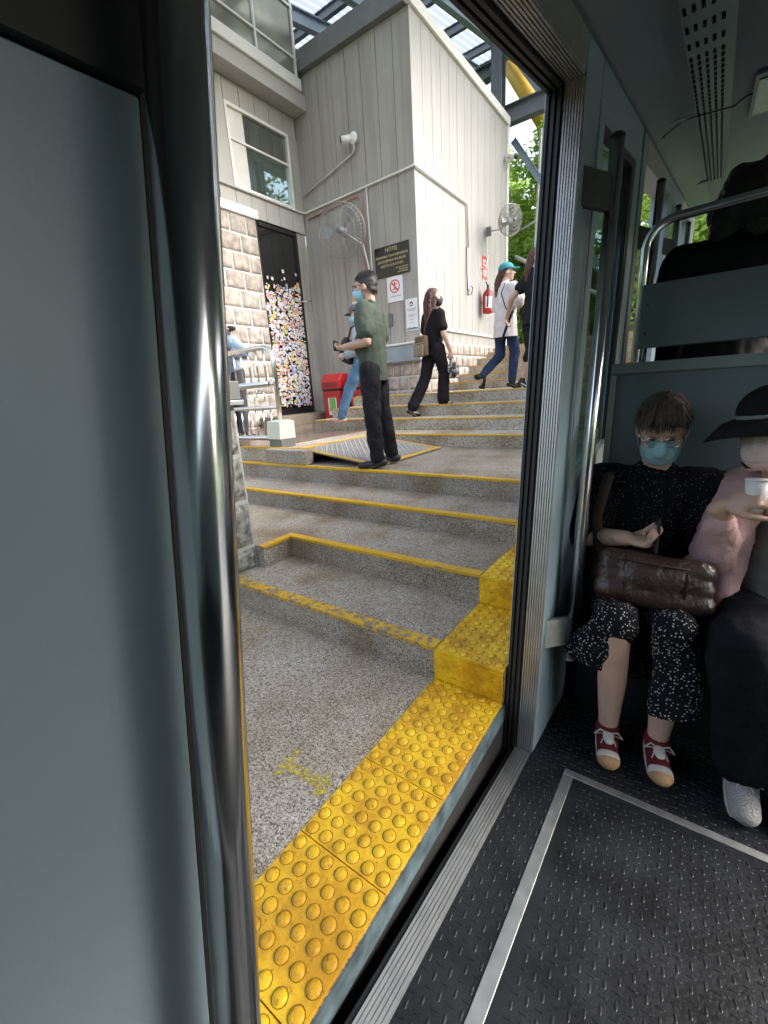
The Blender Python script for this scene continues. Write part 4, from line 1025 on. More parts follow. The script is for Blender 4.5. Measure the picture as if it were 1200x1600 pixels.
def J_(**k):
    d = dict(DEF); d.update(k)
    return {a: (V(b) if isinstance(b, tuple) else b) for a, b in d.items()}
def person(label, loc, face, scale, J, skin, hr, vox=.011, group=None, mw=None, female=True, arm=1., hs=1., base=None):
    f = V((face[0], face[1], 0)).normalized(); yaw = math.atan2(f.y, f.x)-pi/2
    t = thing('person', label, 'person', group=group)
    m = (mw or Matrix()) @ Matrix.Translation(loc) @ Matrix.Rotation(yaw, 4, 'Z') @ Matrix.Diagonal((scale, scale, scale, 1)); t.matrix_world = m
    H = J['head']; q = lambda x, y, z: H+hr @ V((x, y, z))
    s = [('e', q(0, -.006, .022), V((.073, .091, .096)), hr), ('e', q(0, .024, -.042), V((.054, .060, .060)), hr), ('e', q(0, .058, -.083), V((.024, .022, .02)), hr),
         ('c', q(0, .084, .018), .009, q(0, .106, -.018), .013), ('c', q(-.013, .094, -.022), .008, q(.013, .094, -.022), .008),
         ('c', q(-.020, .078, -.052), .009, q(.020, .078, -.052), .009), ('c', q(-.035, .074, .036), .013, q(.035, .074, .036), .013),
         ('e', q(-.075, -.006, -.008), V((.012, .020, .030)), hr), ('e', q(.075, -.006, -.008), V((.012, .020, .030)), hr),
         ('e', q(-.04, .052, -.015), V((.026, .03, .03)), hr), ('e', q(.04, .052, -.015), V((.026, .03, .03)), hr),
         ('c', J['nek']-V((0, 0, .03)), .055, H+hr @ V((0, -.02, -.05)), .05)]
    W_ = .145 if female else .155
    s += [('c', J['pel'], .12, J['che'], .125, ((0, 1, 0), .72)), ('c', J['che'], .125, (J['sL']+J['sR'])/2-V((0, 0, .03)), .11, ((0, 1, 0), .75)),
          ('c', J['sL'], .052, J['sR'], .052)]
    for k, sd in (('L', -1), ('R', 1)):
        s += [('c', J['s'+k], .050*arm, J['e'+k], .038*arm), ('c', J['e'+k], .037*arm, J['w'+k], .025*arm),
              ('c', J['h'+k], .082, J['k'+k], .052), ('c', J['k'+k]*.98+J['a'+k]*.02, .050, J['a'+k]*.55+J['k'+k]*.45, .050), ('c', J['a'+k]*.55+J['k'+k]*.45, .049, J['a'+k], .034),
              ('c', J['a'+k]-V((0, 0, .03)), .034, J['t'+k], .026)]
        hand(s, J['w'+k], J['f'+k], J['n'+k], J['c'+k], sd, .92*hs)
    blob('body', s, skin, t, vox, 3, .5)
    for x in (-.030, .030):
        bm = B(); ball(bm, q(x, .079, .012), .0125, (1, .6, .55), 12, 8, hr); fin('eye', bm, M_eye, t, True)
    return t, q
def fold(k=.006): return k
def top(t, J, m, name='shirt', sl=.5, sr=.5, ex=.016, hem=.84, w=.0, flare=.0, vox=.012, disp=.007, sleeve_r=.012, belly=0., cutb=True):
    P = J['pel']; C_ = J['che']; mid = (J['sL']+J['sR'])/2; up = (C_-P).normalized()
    hp = P+up*(hem-.93)
    s = [('c', hp-up*.12, .132+ex+flare, hp, .130+ex+flare*.8, ((0, 1, 0), .84)), ('c', hp, .130+ex+flare*.8, C_, .125+ex, ((0, 1, 0), .80)), ('c', C_, .127+ex, mid-up*.03, .105+ex, ((0, 1, 0), .76)), ('c', J['sL'], .050+ex, J['sR'], .050+ex),
         ('c', mid, .07+ex*.5, J['nek']+V((0, 0, .00)), .052+ex*.5)]
    if belly: s.append(('e', (P+C_)/2+V((0, belly, 0)), V((.12, .10, .13))+V((ex, ex, ex)), None))
    for k, f in (('L', sl), ('R', sr)):
        a, e, w_ = J['s'+k], J['e'+k], J['w'+k]
        if f <= 1: s.append(('c', a, .052+ex, a+(e-a)*f, .048+ex*.8+sleeve_r))
        else:
            s.append(('c', a, .052+ex, e, .045+ex*.8)); s.append(('c', e, .045+ex*.8, e+(w_-e)*(f-1), .034+ex*.8+sleeve_r))
    return blob(name, s, m, t, vox, 4, .5, disp, .10, cut=[(hp-up*.02, -up)] if cutb else None)
def pants(t, J, m, name='trousers', fl=1., fr=1., r=(.105, .075, .060), vox=.012, disp=.007, waist=.115):
    s = [('c', J['pel']-V((0, 0, .02)), waist+.012, J['pel']+V((0, 0, .06)), waist, ((0, 1, 0), .82))]
    for k, f in (('L', fl), ('R', fr)):
        h, n, a = J['h'+k], J['k'+k], J['a'+k]
        if f <= .5: s.append(('c', h, r[0], h+(n-h)*f*2, r[1]))
        else: s += [('c', h, r[0], n, r[1]), ('c', n, r[1], n+(a-n)*(f-.5)*2, r[2])]
    return blob(name, s, m, t, vox, 4, .5, disp, .10)
def shoe(t, J, k, m, ms, sc=1., lift=None, h=.055, name='shoe', laces=False, tall=0):
    a, e = J['a'+k], J['t'+k]; d = (e-a); dn = V((d.x, d.y, d.z)).normalized(); up = V((0, 0, 1)) if abs(dn.z) < .8 else V((0, -1, 0))
    up = (up-dn*up.dot(dn)).normalized(); hl = a-up*.045-dn*.035
    toe = e
    s = [('c', hl, .036*sc, toe, .034*sc, (up, .85)), ('c', a-up*.02, .040*sc, a-up*.035+dn*.09, .034*sc), ('c', a-up*.0, .040*sc, a+up*(.01+tall), .042*sc)]
    o = blob(name, s, m, t, .008, 3, .5)
    bm = B(); pts = []; side = dn.cross(up)
    for q in range(20):
        an = 2*pi*q/20; c = (hl+toe)/2; L_ = (toe-hl).length/2+.038*sc
        wv = .042*sc*(1-.10*cos(an)); pts.append(c+dn*cos(an)*L_*.98+side*sin(an)*wv*(abs(sin(an))**-.25 if abs(sin(an)) > .3 else 1)*.9-up*.012)
    A = [bm.verts.new(p-up*.022*sc) for p in pts]; Bq = [bm.verts.new(p-up*.004) for p in pts]
    bm.faces.new(A[::-1]); bm.faces.new(Bq)
    for q in range(20): bm.faces.new((A[q-1], A[q], Bq[q], Bq[q-1])).smooth = True
    bmesh.ops.recalc_face_normals(bm, faces=bm.faces); fin('sole', bm, ms, o)
    if laces:
        bm = B()
        for z in range(4):
            p = a+dn*(.045+.018*z)-up*(.002+.008*z); tube(bm, [p-side*.024-up*.004, p+up*.013, p+side*.024-up*.004], .0028, 5)
        p = a+dn*.04+up*.012
        for sd in (-1, 1): tube(bm, [p, p+side*sd*.03+up*.02, p+side*sd*.048+dn*.01, p+side*sd*.03-up*.008, p], .0026, 5); tube(bm, [p, p+side*sd*.02+dn*.03+up*.005, p+side*sd*.03+dn*.055-up*.02], .0026, 5)
        fin('laces', bm, M_laces, o)
    return o
def hair_cap(t, q, hr, m, shapes=(), cutp=(0, .035, .055), cutn=(0, .75, -.66), k=1.0, name='hair', disp=.004, vox=.009):
    s = [('e', q(0, -.014, .032), V((.081, .097, .095))*k, hr), ('e', q(0, -.036, -.022), V((.071, .066, .062))*k, hr), ('c', q(-.073, .012, .02), .010, q(-.074, .012, -.012), .008), ('c', q(.073, .012, .02), .010, q(.074, .012, -.012), .008)]
    o = blob(name, s, m, t, vox, 2, .5, disp, .03, cut=[(q(*cutp), hr @ V(cutn))])
    for p in o.data.polygons: p.use_smooth = True
    if shapes: blob(name, list(shapes), m, o, vox, 3, .5, disp*1.5, .03)
    return o
def strands(parent, q, m, n, a0, length, spread=.0, seed=1, r=.0016, c=(0, -.015, .03), rad=(.09, .107, .10), drop=1.0, front=True):
    """single locks laid over the crown so that the outline is not smooth"""
    g = random.Random(seed); bm = B()
    for _ in range(n):
        a = g.uniform(0, 2*pi); L = length*g.uniform(.6, 1.15); pts = []
        for i in range(6):
            f = i/5; th_ = f*L; x = sin(th_)*cos(a+.2*f)*rad[0]; y = sin(th_)*sin(a+.2*f)*rad[1]; z = cos(th_)*rad[2]
            k = 1.0+g.uniform(0, .05)
            pts.append((x*k+c[0], y*k+c[1], z*k+c[2]))
        if pts[-1][1] > .05 and pts[-1][2] < .03: continue
        tube(bm, [q(*p) for p in pts], [r*1.2, r*1.4, r*1.3, r*1.1, r*.8, r*.3], 4, caps=False)
    return fin('hair_lock', bm, m, parent)
def face_mask(t, q, hr, m, disp=.0):
    s = [('e', q(0, .046, -.048), V((.067, .071, .068)), hr), ('c', q(0, .090, .008), .016, q(0, .108, -.03), .021)]
    o = blob('face_mask', s, m, t, .006, 3, .5, cut=[(q(0, .028, 0), hr @ V((0, -1, .12))), (q(0, .09, .014), hr @ V((0, .12, 1)))])
    for x in (-1, 1):
        bm = B(); tube(bm, [q(x*.058, .034, -.0114), q(x*.074, .01, -.017), q(x*.081, -.014, -.006), q(x*.081, -.018, -.012), q(x*.074, .01, -.057), q(x*.058, .034, -.074)], .0015, 5)
        fin('ear_loop', bm, m, o)
    bm = B()
    for z in (-.04, -.058, -.074): tube(bm, [q(.062*sin(a), .046+.0675*cos(a), z) for a in [(-1.1+2.2*k/10) for k in range(11)]], .0013, 5)
    fin('pleat', bm, m, o)
    return o
def glasses(t, q, m):
    bm = B()
    for x in (-.031, .031): tube(bm, [q(x+.026*cos(a), .101, .010+.019*sin(a)) for a in [k*pi/8 for k in range(17)]], .0018, 6, caps=False)
    tube(bm, [q(-.006, .104, .016), q(.006, .104, .016)], .0018, 6)
    for s in (-1, 1): tube(bm, [q(s*.057, .10, .016), q(s*.075, .05, .012), q(s*.08, -.01, .004)], .0018, 6)
    o = fin('glasses', bm, m, t)
    bm = B()
    for x in (-.031, .031): bm.faces.new([bm.verts.new(q(x+.025*cos(a), .1005, .010+.018*sin(a))) for a in [k*pi/8 for k in range(16)]])
    fin('lens', bm, M_lens, o)

# --- man in green polo on the landing
J = J_(eL=(-.23, -.03, 1.08), wL=(-.15, .20, 1.06), eR=(.23, -.02, 1.08), wR=(.10, .24, 1.08), fL=(.35, .9, -.05), fR=(-.45, .85, 0), nL=(.3, 0, .9), nR=(-.3, 0, .9), cL=.75, cR=.7,
       hL=(-.09, 0, .86), hR=(.09, 0, .86), kL=(-.12, .0, .47), kR=(.11, -.03, .47), aL=(-.13, -.03, .085), aR=(.13, -.09, .085), tL=(-.16, .12, .033), tR=(.16, .05, .033))
hr = hrot(0, R(-3))
t, q = person('man in dark green polo shirt and black trousers standing on the landing, wearing glasses and a blue mask', (-2.27, 3.04, ZS[4]), (-.95, -.32), .945, J, M_skin, hr, female=False, arm=1.15, vox=.009)
t['label'] = 'man in dark green polo shirt and black trousers standing with his phone on the landing'
MG = fab('green_polo', (.075, .092, .072), .15)
o = top(t, J, MG, 'polo_shirt', .66, .66, .028, .79, disp=.009, belly=.03, sleeve_r=.016)
blob('collar', [('c', J['nek']+V((-.045, .03, .0)), .030, J['nek']+V((.045, .03, .0)), .030), ('c', J['nek']+V((-.055, -.02, .028)), .024, J['nek']+V((.055, -.02, .028)), .024)], MG, o, .008, 2)
for k in 'LR': pass
pants(t, J, fab('black_jeans', (.018, .018, .020), .3), fl=.98, fr=.98, r=(.098, .080, .066), disp=.012)
for k in 'LR': shoe(t, J, k, M_maskk, mat('black_sole', (.02, .02, .02), .6), 1.15)
h_ = hair_cap(t, q, hr, M_hairb, cutp=(0, .058, .052), cutn=(0, .62, -.78)); strands(h_, q, M_hairb, 260, 0, 1.25, seed=3)
face_mask(t, q, hr, M_maskb); glasses(t, q, M_black)
ph = thing('mobile_phone', 'dark phone held low in front by the man in the green polo', 'phone', mw=t.matrix_world)
bm = B(); bx(bm, -.05, .05, .30, .32, 1.035, 1.12); bev(bm, .004); fin('phone_body', bm, M_dark, ph)
for v in ph.children[0].data.vertices: v.co = V((v.co.x-.02, v.co.y+.02, v.co.z+.015))
# --- woman in cap walking behind him
J = J_(sL=(-.155, 0, 1.31), sR=(.155, 0, 1.31), eL=(-.20, .02, 1.06), wL=(-.12, .20, 1.02), eR=(.20, .04, 1.06), wR=(.10, .22, 1.02), fL=(.3, .9, .1), fR=(-.3, .9, .1),
       kL=(-.08, .20, .56), aL=(-.08, .34, .20), tL=(-.08, .46, .17), kR=(.08, -.02, .49), aR=(.08, -.22, .10), tR=(.08, -.12, .03))
hr = hrot(0, R(-12))
t, q = person('walking woman in dark cap, pale grey shirt and blue jeans behind the man in green', (-3.66, 4.66, ZS[5]), (-.9, -.42), .955, J, M_skin2, hr)
top(t, J, fab('grey_blue_shirt', (.33, .38, .43), .1), 'shirt', 1.8, 1.8, .018, .86)
pants(t, J, fab('blue_jeans', (.10, .19, .30), .3), fl=.97, fr=.97, r=(.10, .075, .058), disp=.008)
for k in 'LR': shoe(t, J, k, M_skin, mat('pink_sandal', (.50, .26, .20), .6), .9, name='sandal')
hair_cap(t, q, hr, M_hairr, [('c', q(0, -.09, 0), .04, J['nek']+V((0, -.10, -.10)), .035), ('c', J['nek']+V((0, -.10, -.10)), .035, J['nek']+V((.04, -.10, -.24)), .02)])
CAPG = fab('grey_cap', (.10, .115, .14), .15)
def cap_(t, q, hr, m):
    o = blob('cap', [('e', q(0, -.012, .052), V((.092, .108, .086)), hr)], m, t, .009, 2, cut=[(q(0, 0, .045), hr @ V((0, .12, -1)))])
    bm = B(); A = []
    for k in range(9):
        a = R(20)+R(140)*k/8; x = cos(a)*.088; y = sin(a)
        A.append([bm.verts.new(q(x, .075*y+.015, .052)), bm.verts.new(q(x*.95, .075*y+.015+.085*sin(a), .045-.012*abs(cos(a)))), bm.verts.new(q(x*.95, .075*y+.015+.085*sin(a), .040-.012*abs(cos(a)))), bm.verts.new(q(x, .075*y+.015, .046))])
    for a, b in zip(A, A[1:]):
        for k in range(4): bm.faces.new((a[k-1], a[k], b[k], b[k-1])).smooth = True
    bmesh.ops.recalc_face_normals(bm, faces=bm.faces); fin('visor', bm, m, o); return o
cap_(t, q, hr, CAPG); face_mask(t, q, hr, M_maskb)
bp = thing('backpack', 'dark grey backpack worn on the front of the walking woman in the cap', 'backpack', mw=t.matrix_world)
MBK = fab('backpack_fabric', (.045, .045, .048), .3)
blob('bag', [('e', V((0, .20, 1.10)), V((.13, .085, .17)), None), ('e', V((0, .25, 1.04)), V((.10, .06, .10)), None), ('c', V((-.1, .17, .96)), .05, V((.1, .17, .96)), .05)], MBK, bp, .010, 3, disp=.006)
bm = B(); tube(bm, [(-.10, .14, 1.22), (-.11, .09, 1.36), (-.12, -.02, 1.395), (-.12, -.11, 1.30), (-.13, -.13, 1.12), (-.14, 0, .98)], .014, 8); tube(bm, [(.10, .14, 1.22), (.11, .09, 1.36), (.12, -.02, 1.395), (.12, -.11, 1.30), (.13, -.13, 1.12), (.14, 0, .98)], .014, 8); fin('strap', bm, M_maskk, bp)
# --- woman in black with long red-brown hair
J = J_(sL=(-.15, 0, 1.32), sR=(.15, 0, 1.32), eR=(.205, .02, 1.05), wR=(.20, .13, .84), eL=(-.19, -.01, 1.05), wL=(-.17, .10, .85), fR=(0, .25, -1), cR=.9,
       hL=(-.08, 0, .90), hR=(.08, 0, .90), kL=(-.09, -.10, .50), aL=(-.10, -.34, .11), tL=(-.10, -.22, .035), kR=(.08, .10, .58), aR=(.09, .07, .20), tR=(.09, .21, .155))
hr = hrot(R(-25), R(2))
t, q = person('woman in black with long red-brown hair climbing the steps, crossbody bag at her hip', (-2.93, 5.28, ZS[6]-.01), (.42, .91), .965, J, M_skin2, hr)
MKB = fab('black_jersey', (.018, .015, .017), .3)
top(t, J, MKB, 'shirt', .62, .62, .016, .84, disp=.006)
pants(t, J, MKB, fl=.93, fr=.97, r=(.10, .078, .085), disp=.010)
for k in 'LR': shoe(t, J, k, fab('black_sandal', (.04, .03, .028), .2), mat('sandal_sole', (.16, .12, .09), .7), .85, name='sandal')
h_ = hair_cap(t, q, hr, M_hairr, [('c', q(0, -.05, .02), .085, q(0, -.085, -.13), .085, (hr @ V((0, 1, 0)), .6)), ('c', q(0, -.085, -.13), .085, q(-.01, -.10, -.27), .075, (hr @ V((0, 1, 0)), .45)), ('c', q(.055, 0, .0), .035, q(.05, -.03, -.16), .03)])
bm = B(); g = random.Random(4)
for _ in range(140):
    x = g.uniform(-.085, .085); y = -.10-.03*(1-(x/.09)**2); l = g.uniform(.22, .33)
    tube(bm, [q(x*.8, y+.02, .06), q(x, y-.012, -.05), q(x*1.02, y-.015, -.15), q(x*.95+g.uniform(-.012, .012), y-.008, -l)], [.003, .0035, .003, .001], 4, caps=False)
fin('hair_lock', bm, M_hairr, h_)
face_mask(t, q, hr, M_maskk)
cb = thing('crossbody_bag', 'brown and beige crossbody bag on the hip of the woman in black', 'bag', mw=t.matrix_world)
MBR = fab('brown_canvas', (.14, .10, .065), .2)
bm = B(); bx(bm, -.13, .10, -.235, -.145, .80, 1.06); bev(bm, .03, 3); fin('pouch', bm, MBR, cb, True)
bm = B(); bx(bm, -.125, .095, -.258, -.2355, .80, .95); bev(bm, .010, 2); fin('front_pocket', bm, fab('beige_canvas', (.26, .21, .15), .15), cb, True)
box('zip', (-.12, .09, -.2375, -.234, .965, .972), M_gold, cb)
bm = B(); tube(bm, [(-.02, -.15, 1.05), (.05, -.155, 1.20), (.12, -.10, 1.38), (.13, 0, 1.40), (.10, .10, 1.35), (-.05, .15, 1.15), (-.15, .05, 1.03), (-.12, -.13, .98)], .009, 8); fin('strap', bm, MBR, cb)
um = thing('folded_umbrella', 'grey and white folded umbrella bundle hanging from the right hand of the woman in black', 'umbrella', mw=t.matrix_world)
um['label'] = 'grey folded umbrella hanging from the hand of the woman in black'
um['label'] = 'grey bundled cloth bag hanging from the hand of the woman in black'; um.name = 'cloth_bag'; um['category'] = 'bag'
o = blob('cloth', [('c', V((.20, .15, .76)), .02, V((.21, .15, .70)), .045), ('c', V((.21, .15, .70)), .05, V((.22, .16, .60)), .075), ('e', V((.22, .15, .56)), V((.07, .05, .06)), None)], grit(mat('printed_cloth', (.4, .4, .42), .8), 26, [(0, (.05, .05, .06)), (.35, (.22, .25, .28)), (.6, (.5, .5, .5)), (.85, (.62, .58, .56))], .1), um, .008, 2, disp=.02, dscale=.04)
# --- woman in white T-shirt and teal cap
J = J_(sL=(-.16, 0, 1.32), sR=(.16, 0, 1.32), eL=(-.21, .02, 1.06), wL=(-.19, .13, .86), eR=(.25, .05, 1.08), wR=(.12, .17, 1.28), fR=(-.3, -.1, .9), cR=.8,
       kL=(-.085, -.02, .47), aL=(-.095, -.34, .19), tL=(-.10, -.34, .05), kR=(.09, .10, .50), aR=(.09, .06, .085), tR=(.10, .20, .03), hL=(-.085, -.01, .90))
hr = hrot(R(-35), R(4))
t, q = person('woman in long white T-shirt, teal cap and blue jeans climbing the steps', (-2.33, 6.25, ZS[8]), (.52, .85), .985, J, M_skin2, hr)
top(t, J, fab('white_tshirt', (.74, .69, .68), .05, bump=.4), 'long_shirt', .72, .72, .028, .72, disp=.010, flare=.045, sleeve_r=.02)
pants(t, J, fab('dark_blue_jeans', (.035, .055, .12), .35), fl=.97, fr=.97, r=(.088, .074, .055), disp=.008, waist=.10)
for k in 'LR': shoe(t, J, k, fab('dark_green_boot', (.035, .045, .032), .2), M_maskk, 1.0, name='boot', tall=.06)
hair_cap(t, q, hr, M_hairr, [('c', q(0, -.085, .0), .045, q(-.02, -.13, -.10), .050), ('c', q(-.02, -.13, -.10), .052, q(-.03, -.14, -.24), .045), ('c', q(-.03, -.14, -.24), .04, q(-.035, -.13, -.30), .02)])
cap_(t, q, hr, fab('teal_cap', (.06, .27, .30), .1))
bm = B(); tube(bm, [(.12, -.10, 1.38), (.10, -.155, 1.25), (.20, -.15, 1.05), (.235, -.08, .93)], .008, 6); fin('bag_strap', bm, M_maskk, t)
# --- woman in black at the door edge
J = J_(sL=(-.16, 0, 1.33), sR=(.16, 0, 1.33), eL=(-.25, -.17, 1.12), wL=(-.36, -.16, .90), fL=(-.1, .2, -.95), cL=1.0, nL=(.8, .3, 0),
       kL=(-.09, .06, .48), aL=(-.09, -.10, .10), tL=(-.09, .04, .03), kR=(.09, .10, .52), aR=(.09, .20, .14))
hr = hrot(R(-55), R(0))
t, q = person('woman in black top and knee-length shorts half hidden behind the door frame', (-1.80, 5.84, ZS[8]), (.55, .83), .985, J, M_skin, hr)
MKC = fab('black_cotton', (.02, .02, .022), .3)
top(t, J, MKC, 'shirt', .45, .45, .022, .80, disp=.008, flare=.01)
pants(t, J, MKC, 'shorts', fl=.62, fr=.62, r=(.12, .10, .10), disp=.012)
for k in 'LR': shoe(t, J, k, M_maskk, M_trimw, .95)
hair_cap(t, q, hr, M_hairr, [('c', q(0, -.05, .02), .08, q(0, -.10, -.14), .065), ('c', q(0, -.10, -.14), .06, q(.01, -.12, -.24), .03)])
face_mask(t, q, hr, M_maskk)
bm = B(); tube(bm, [(-.388, -.16, .91), (-.36, -.132, .91), (-.332, -.16, .91), (-.36, -.188, .91), (-.388, -.16, .91)], .005, 6); fin('bracelet', bm, M_maskk, t)
us = thing('folded_umbrella', 'slim dark folded umbrella held by the woman in black at the door frame', 'umbrella', mw=t.matrix_world)
bm = B(); tube(bm, [(-.33, -.08, 1.00), (-.37, -.13, .85), (-.42, -.18, .66), (-.44, -.20, .58)], [.016, .02, .016, .006], 10); fin('canopy', bm, MKC, us)
# --- person leaning on the barrier at the far left, taking a picture
J = J_(pel=(0, 0, .92), che=(.10, -.06, 1.16), nek=(.12, -.10, 1.32), head=(-.02, -.10, 1.48), sL=(-.04, -.06, 1.28), sR=(.28, -.16, 1.25), eL=(.05, -.22, 1.16), wL=(.20, -.12, 1.36), fL=(.5, -.1, .5), nL=(0, -1, 0), cL=1.1,
       eR=(.62, -.22, 1.09), wR=(.42, -.24, 1.10), fR=(-1, 0, .1), cR=.8)
hr = hrot(R(-75), R(0))
t, q = person('person in pale blue shirt leaning on the barrier and holding up a small camera', (-4.98, 3.62, zf), (0, 1), .95, J, M_skin2, hr)
top(t, J, fab('pale_blue_shirt', (.30, .37, .45), .1), 'shirt', 1.85, 1.85, .035, .80, disp=.014, cutb=False)
pants(t, J, fab('charcoal_trousers', (.06, .06, .07), .2), fl=.98, fr=.98)
for k in 'LR': shoe(t, J, k, M_maskk, M_maskk)
hair_cap(t, q, hr, M_hairb)
ca = thing('camera', 'small black camera held up above the barrier by the person in pale blue', 'camera', mw=t.matrix_world)
bm = B(); bx(bm, .235, .32, -.17, -.12, 1.385, 1.445); bev(bm, .006); fin('camera_body', bm, M_dark, ca)
bm = B(); tube(bm, [(.321, -.145, 1.412), (.36, -.145, 1.412)], [.026, .024], 16); fin('camera_lens', bm, M_black, ca)
# ------------------------------------------------------------------ passengers in the carriage
M_dot = dots(fab('dotted_black_cotton', (.015, .015, .018), .2), 98, .23, (.55, .53, .50), (.008, .008, .011))
M_dots = dots(fab('finely_dotted_black_cotton', (.015, .015, .018), .2, bump=.8), 95, .12, (.34, .33, .33), (.007, .007, .009))
SEAT = dict(pel=(0, -.02, .57), che=(0, .0, .85), nek=(0, .035, 1.075), head=(0, .12, 1.235), sL=(-.165, .02, 1.015), sR=(.165, .02, 1.015), hL=(-.09, .03, .56), hR=(.09, .03, .56),
            kL=(-.085, .38, .545), kR=(.095, .38, .545), aL=(-.085, .30, .095), aR=(.08, .30, .095), tL=(-.09, .415, .035), tR=(.075, .415, .035))
J = J_(**{**SEAT, **dict(sR=(.18, .02, 1.015), sL=(-.185, .02, 1.015), eR=(.235, .10, .80), wR=(.085, .24, .835), fR=(-1, .25, -.05), nR=(0, .3, .9), cR=1.25, eL=(-.22, .07, .79), wL=(-.12, .17, .73), fL=(.8, .5, -.2), nL=(0, 0, -1))})
hr = hrot(R(-4), R(-33))
t, q = person('seated woman in black dotted dress with blue face mask and glasses, looking down at her phone', (-.125, 2.05, -1.2), (.16, -.99), 1., J, M_skin2, hr, vox=.006, mw=TM, arm=1.2, hs=1.08)
t['label'] = 'seated woman in black dotted clothes and blue mask looking down at her phone'
o = top(t, J, M_dots, 'blouse', .78, .78, .034, .60, vox=.009, disp=.010, sleeve_r=.022, flare=.01)
blob('collar', [('c', J['nek']+V((-.05, .035, -.035)), .020, J['nek']+V((-.055, -.03, .005)), .022), ('c', J['nek']+V((.05, .035, -.035)), .020, J['nek']+V((.055, -.03, .005)), .022)], M_dot, o, .006, 2)
# wide culottes
def culotte():
    s = [('c', J['pel'], .15, J['pel']+V((0, .08, 0)), .14), ('c', J['hL'], .10, J['hL']*.4+J['kL']*.6, .092), ('c', J['hR'], .10, J['hR']*.4+J['kR']*.6, .092)]
    o = blob('culottes', s, M_dot, t, .010, 4, .5, .008, .09)
    # each wide leg hangs open from the knee
    sL = [('c', J['hL']*.5+J['kL']*.5, .086, J['kL']+V((0, -.01, .01)), .070), ('c', J['kL']+V((0, -.01, 0)), .071, V((-.105, .375, .40)), .080, ((0, 1, 0), .70)), ('c', V((-.105, .375, .40)), .080, V((-.115, .375, .15)), .086, ((0, 1, 0), .62))]
    blob('trouser_leg', sL, M_dot, o, .008, 4, .5, .007, .09, cut=[(V((-.10, .36, .255)), V((-.25, 0, -1)))])
    sR = [('c', J['hR']*.5+J['kR']*.5, .086, J['kR']+V((.005, -.01, .01)), .072), ('c', J['kR'], .072, V((.155, .36, .44)), .085, ((0, 1, 0), .62)), ('c', V((.15, .36, .44)), .088, V((.235, .30, .22)), .115, ((.1, 1, 0), .45))]
    blob('trouser_leg', sR, M_dot, o, .008, 4, .5, .007, .09, cut=[(V((.16, .36, .365)), V((.30, 0, -1)))])
culotte()
MSH = fab('dark_red_canvas', (.13, .020, .022), .3); MTOE = fab('worn_yellow_toe', (.44, .27, .13), .35)
for k in 'LR':
    o = shoe(t, J, k, MSH, M_laces, 1.05, name='canvas_shoe', laces=True, tall=-.028)
    a, e = J['a'+k], J['t'+k]; dn = (e-a).normalized()
    blob('toe_cap', [('e', e-dn*.004, V((.0395, .050, .030)), None)], M_laces, o, .005, 2, cut=[(e-dn*.030, -dn)])
    blob('toe_tip', [('e', e-dn*.002, V((.041, .050, .0305)), None)], MTOE, o, .005, 2, cut=[(e+dn*.006, -dn)])
    blob('tongue', [('c', a+dn*.045+V((0, 0, .012)), .020, e-dn*.045+V((0, 0, .026)), .019, ((0, 0, 1), .5))], M_laces, o, .005, 2)
h_ = hair_cap(t, q, hr, M_hairg, k=1.03, cutp=(0, .060, .048), cutn=(0, .62, -.78)); strands(h_, q, M_hairg, 700, 0, 1.35, seed=8, r=.0013, rad=(.091, .110, .104))
bm = B(); g = random.Random(3)
for _ in range(70):
    x = g.uniform(-.065, .06); tube(bm, [q(x*.7, .03, .128), q(x*.95, .085, .095), q(x*1.05+.004, .104, .058+g.uniform(-.012, .010))], [.002, .0022, .0006], 4, caps=False)
fin('fringe', bm, M_hairg, h_)
face_mask(t, q, hr, M_maskb); glasses(t, q, M_steel)
ph = thing('mobile_phone', 'dark phone held upright in the seated woman\'s right hand', 'phone', mw=t.matrix_world)
bm = B(); bx(bm, -.012, -.002, .225, .295, .80, .925); bev(bm, .003); fin('phone_body', bm, M_dark, ph)
box('screen', (-.0135, -.0125, .23, .29, .806, .918), M_dglass, ph)
hb = thing('handbag', 'glossy brown leather handbag lying in the lap of the seated woman', 'handbag', mw=t.matrix_world)
M_lea = mat('brown_leather', (.040, .021, .016), .34, var=.35, vs=14, bump=.5, bs=60, spec=.7)
o = blob('bag_body', [('c', V((-.155, .275+.01*k, .745-.055*k)), .040+.004*k, V((.135, .27+.012*k, .765-.055*k)), .040+.004*k) for k in range(3)]+[('e', V((-.01, .29, .70)), V((.16, .05, .075)), None)], M_lea, hb, .008, 4, disp=.006, dscale=.09)
bm = B(); tube(bm, [(-.175, .30, .755), (-.08, .315, .762), (0, .32, .768), (.09, .315, .775), (.15, .305, .778)], .0035, 6); fin('zip', bm, mat('zip_brown', (.05, .03, .02), .5), o)
bm = B(); tube(bm, [(.17, .22, .74), (.19, .16, .90), (.165, .13, 1.04), (.15, .02, 1.075), (.13, -.08, 1.0)], .02, 8)
for v in bm.verts: v.co.y = v.co.y*.9+.01
h2 = B(); tube(h2, [(-.10, .30, .77), (-.105, .325, .72), (-.10, .33, .64)], .006, 6); fin('front_strap', h2, fab('strap_dark', (.03, .016, .012), .1), hb)
h2 = B(); tube(h2, [(.08, .30, .785), (.085, .325, .73), (.08, .335, .65)], .006, 6); fin('front_strap', h2, M_lea, hb)
fin('shoulder_strap', bm, fab('strap_brown', (.07, .05, .042), .1), hb)
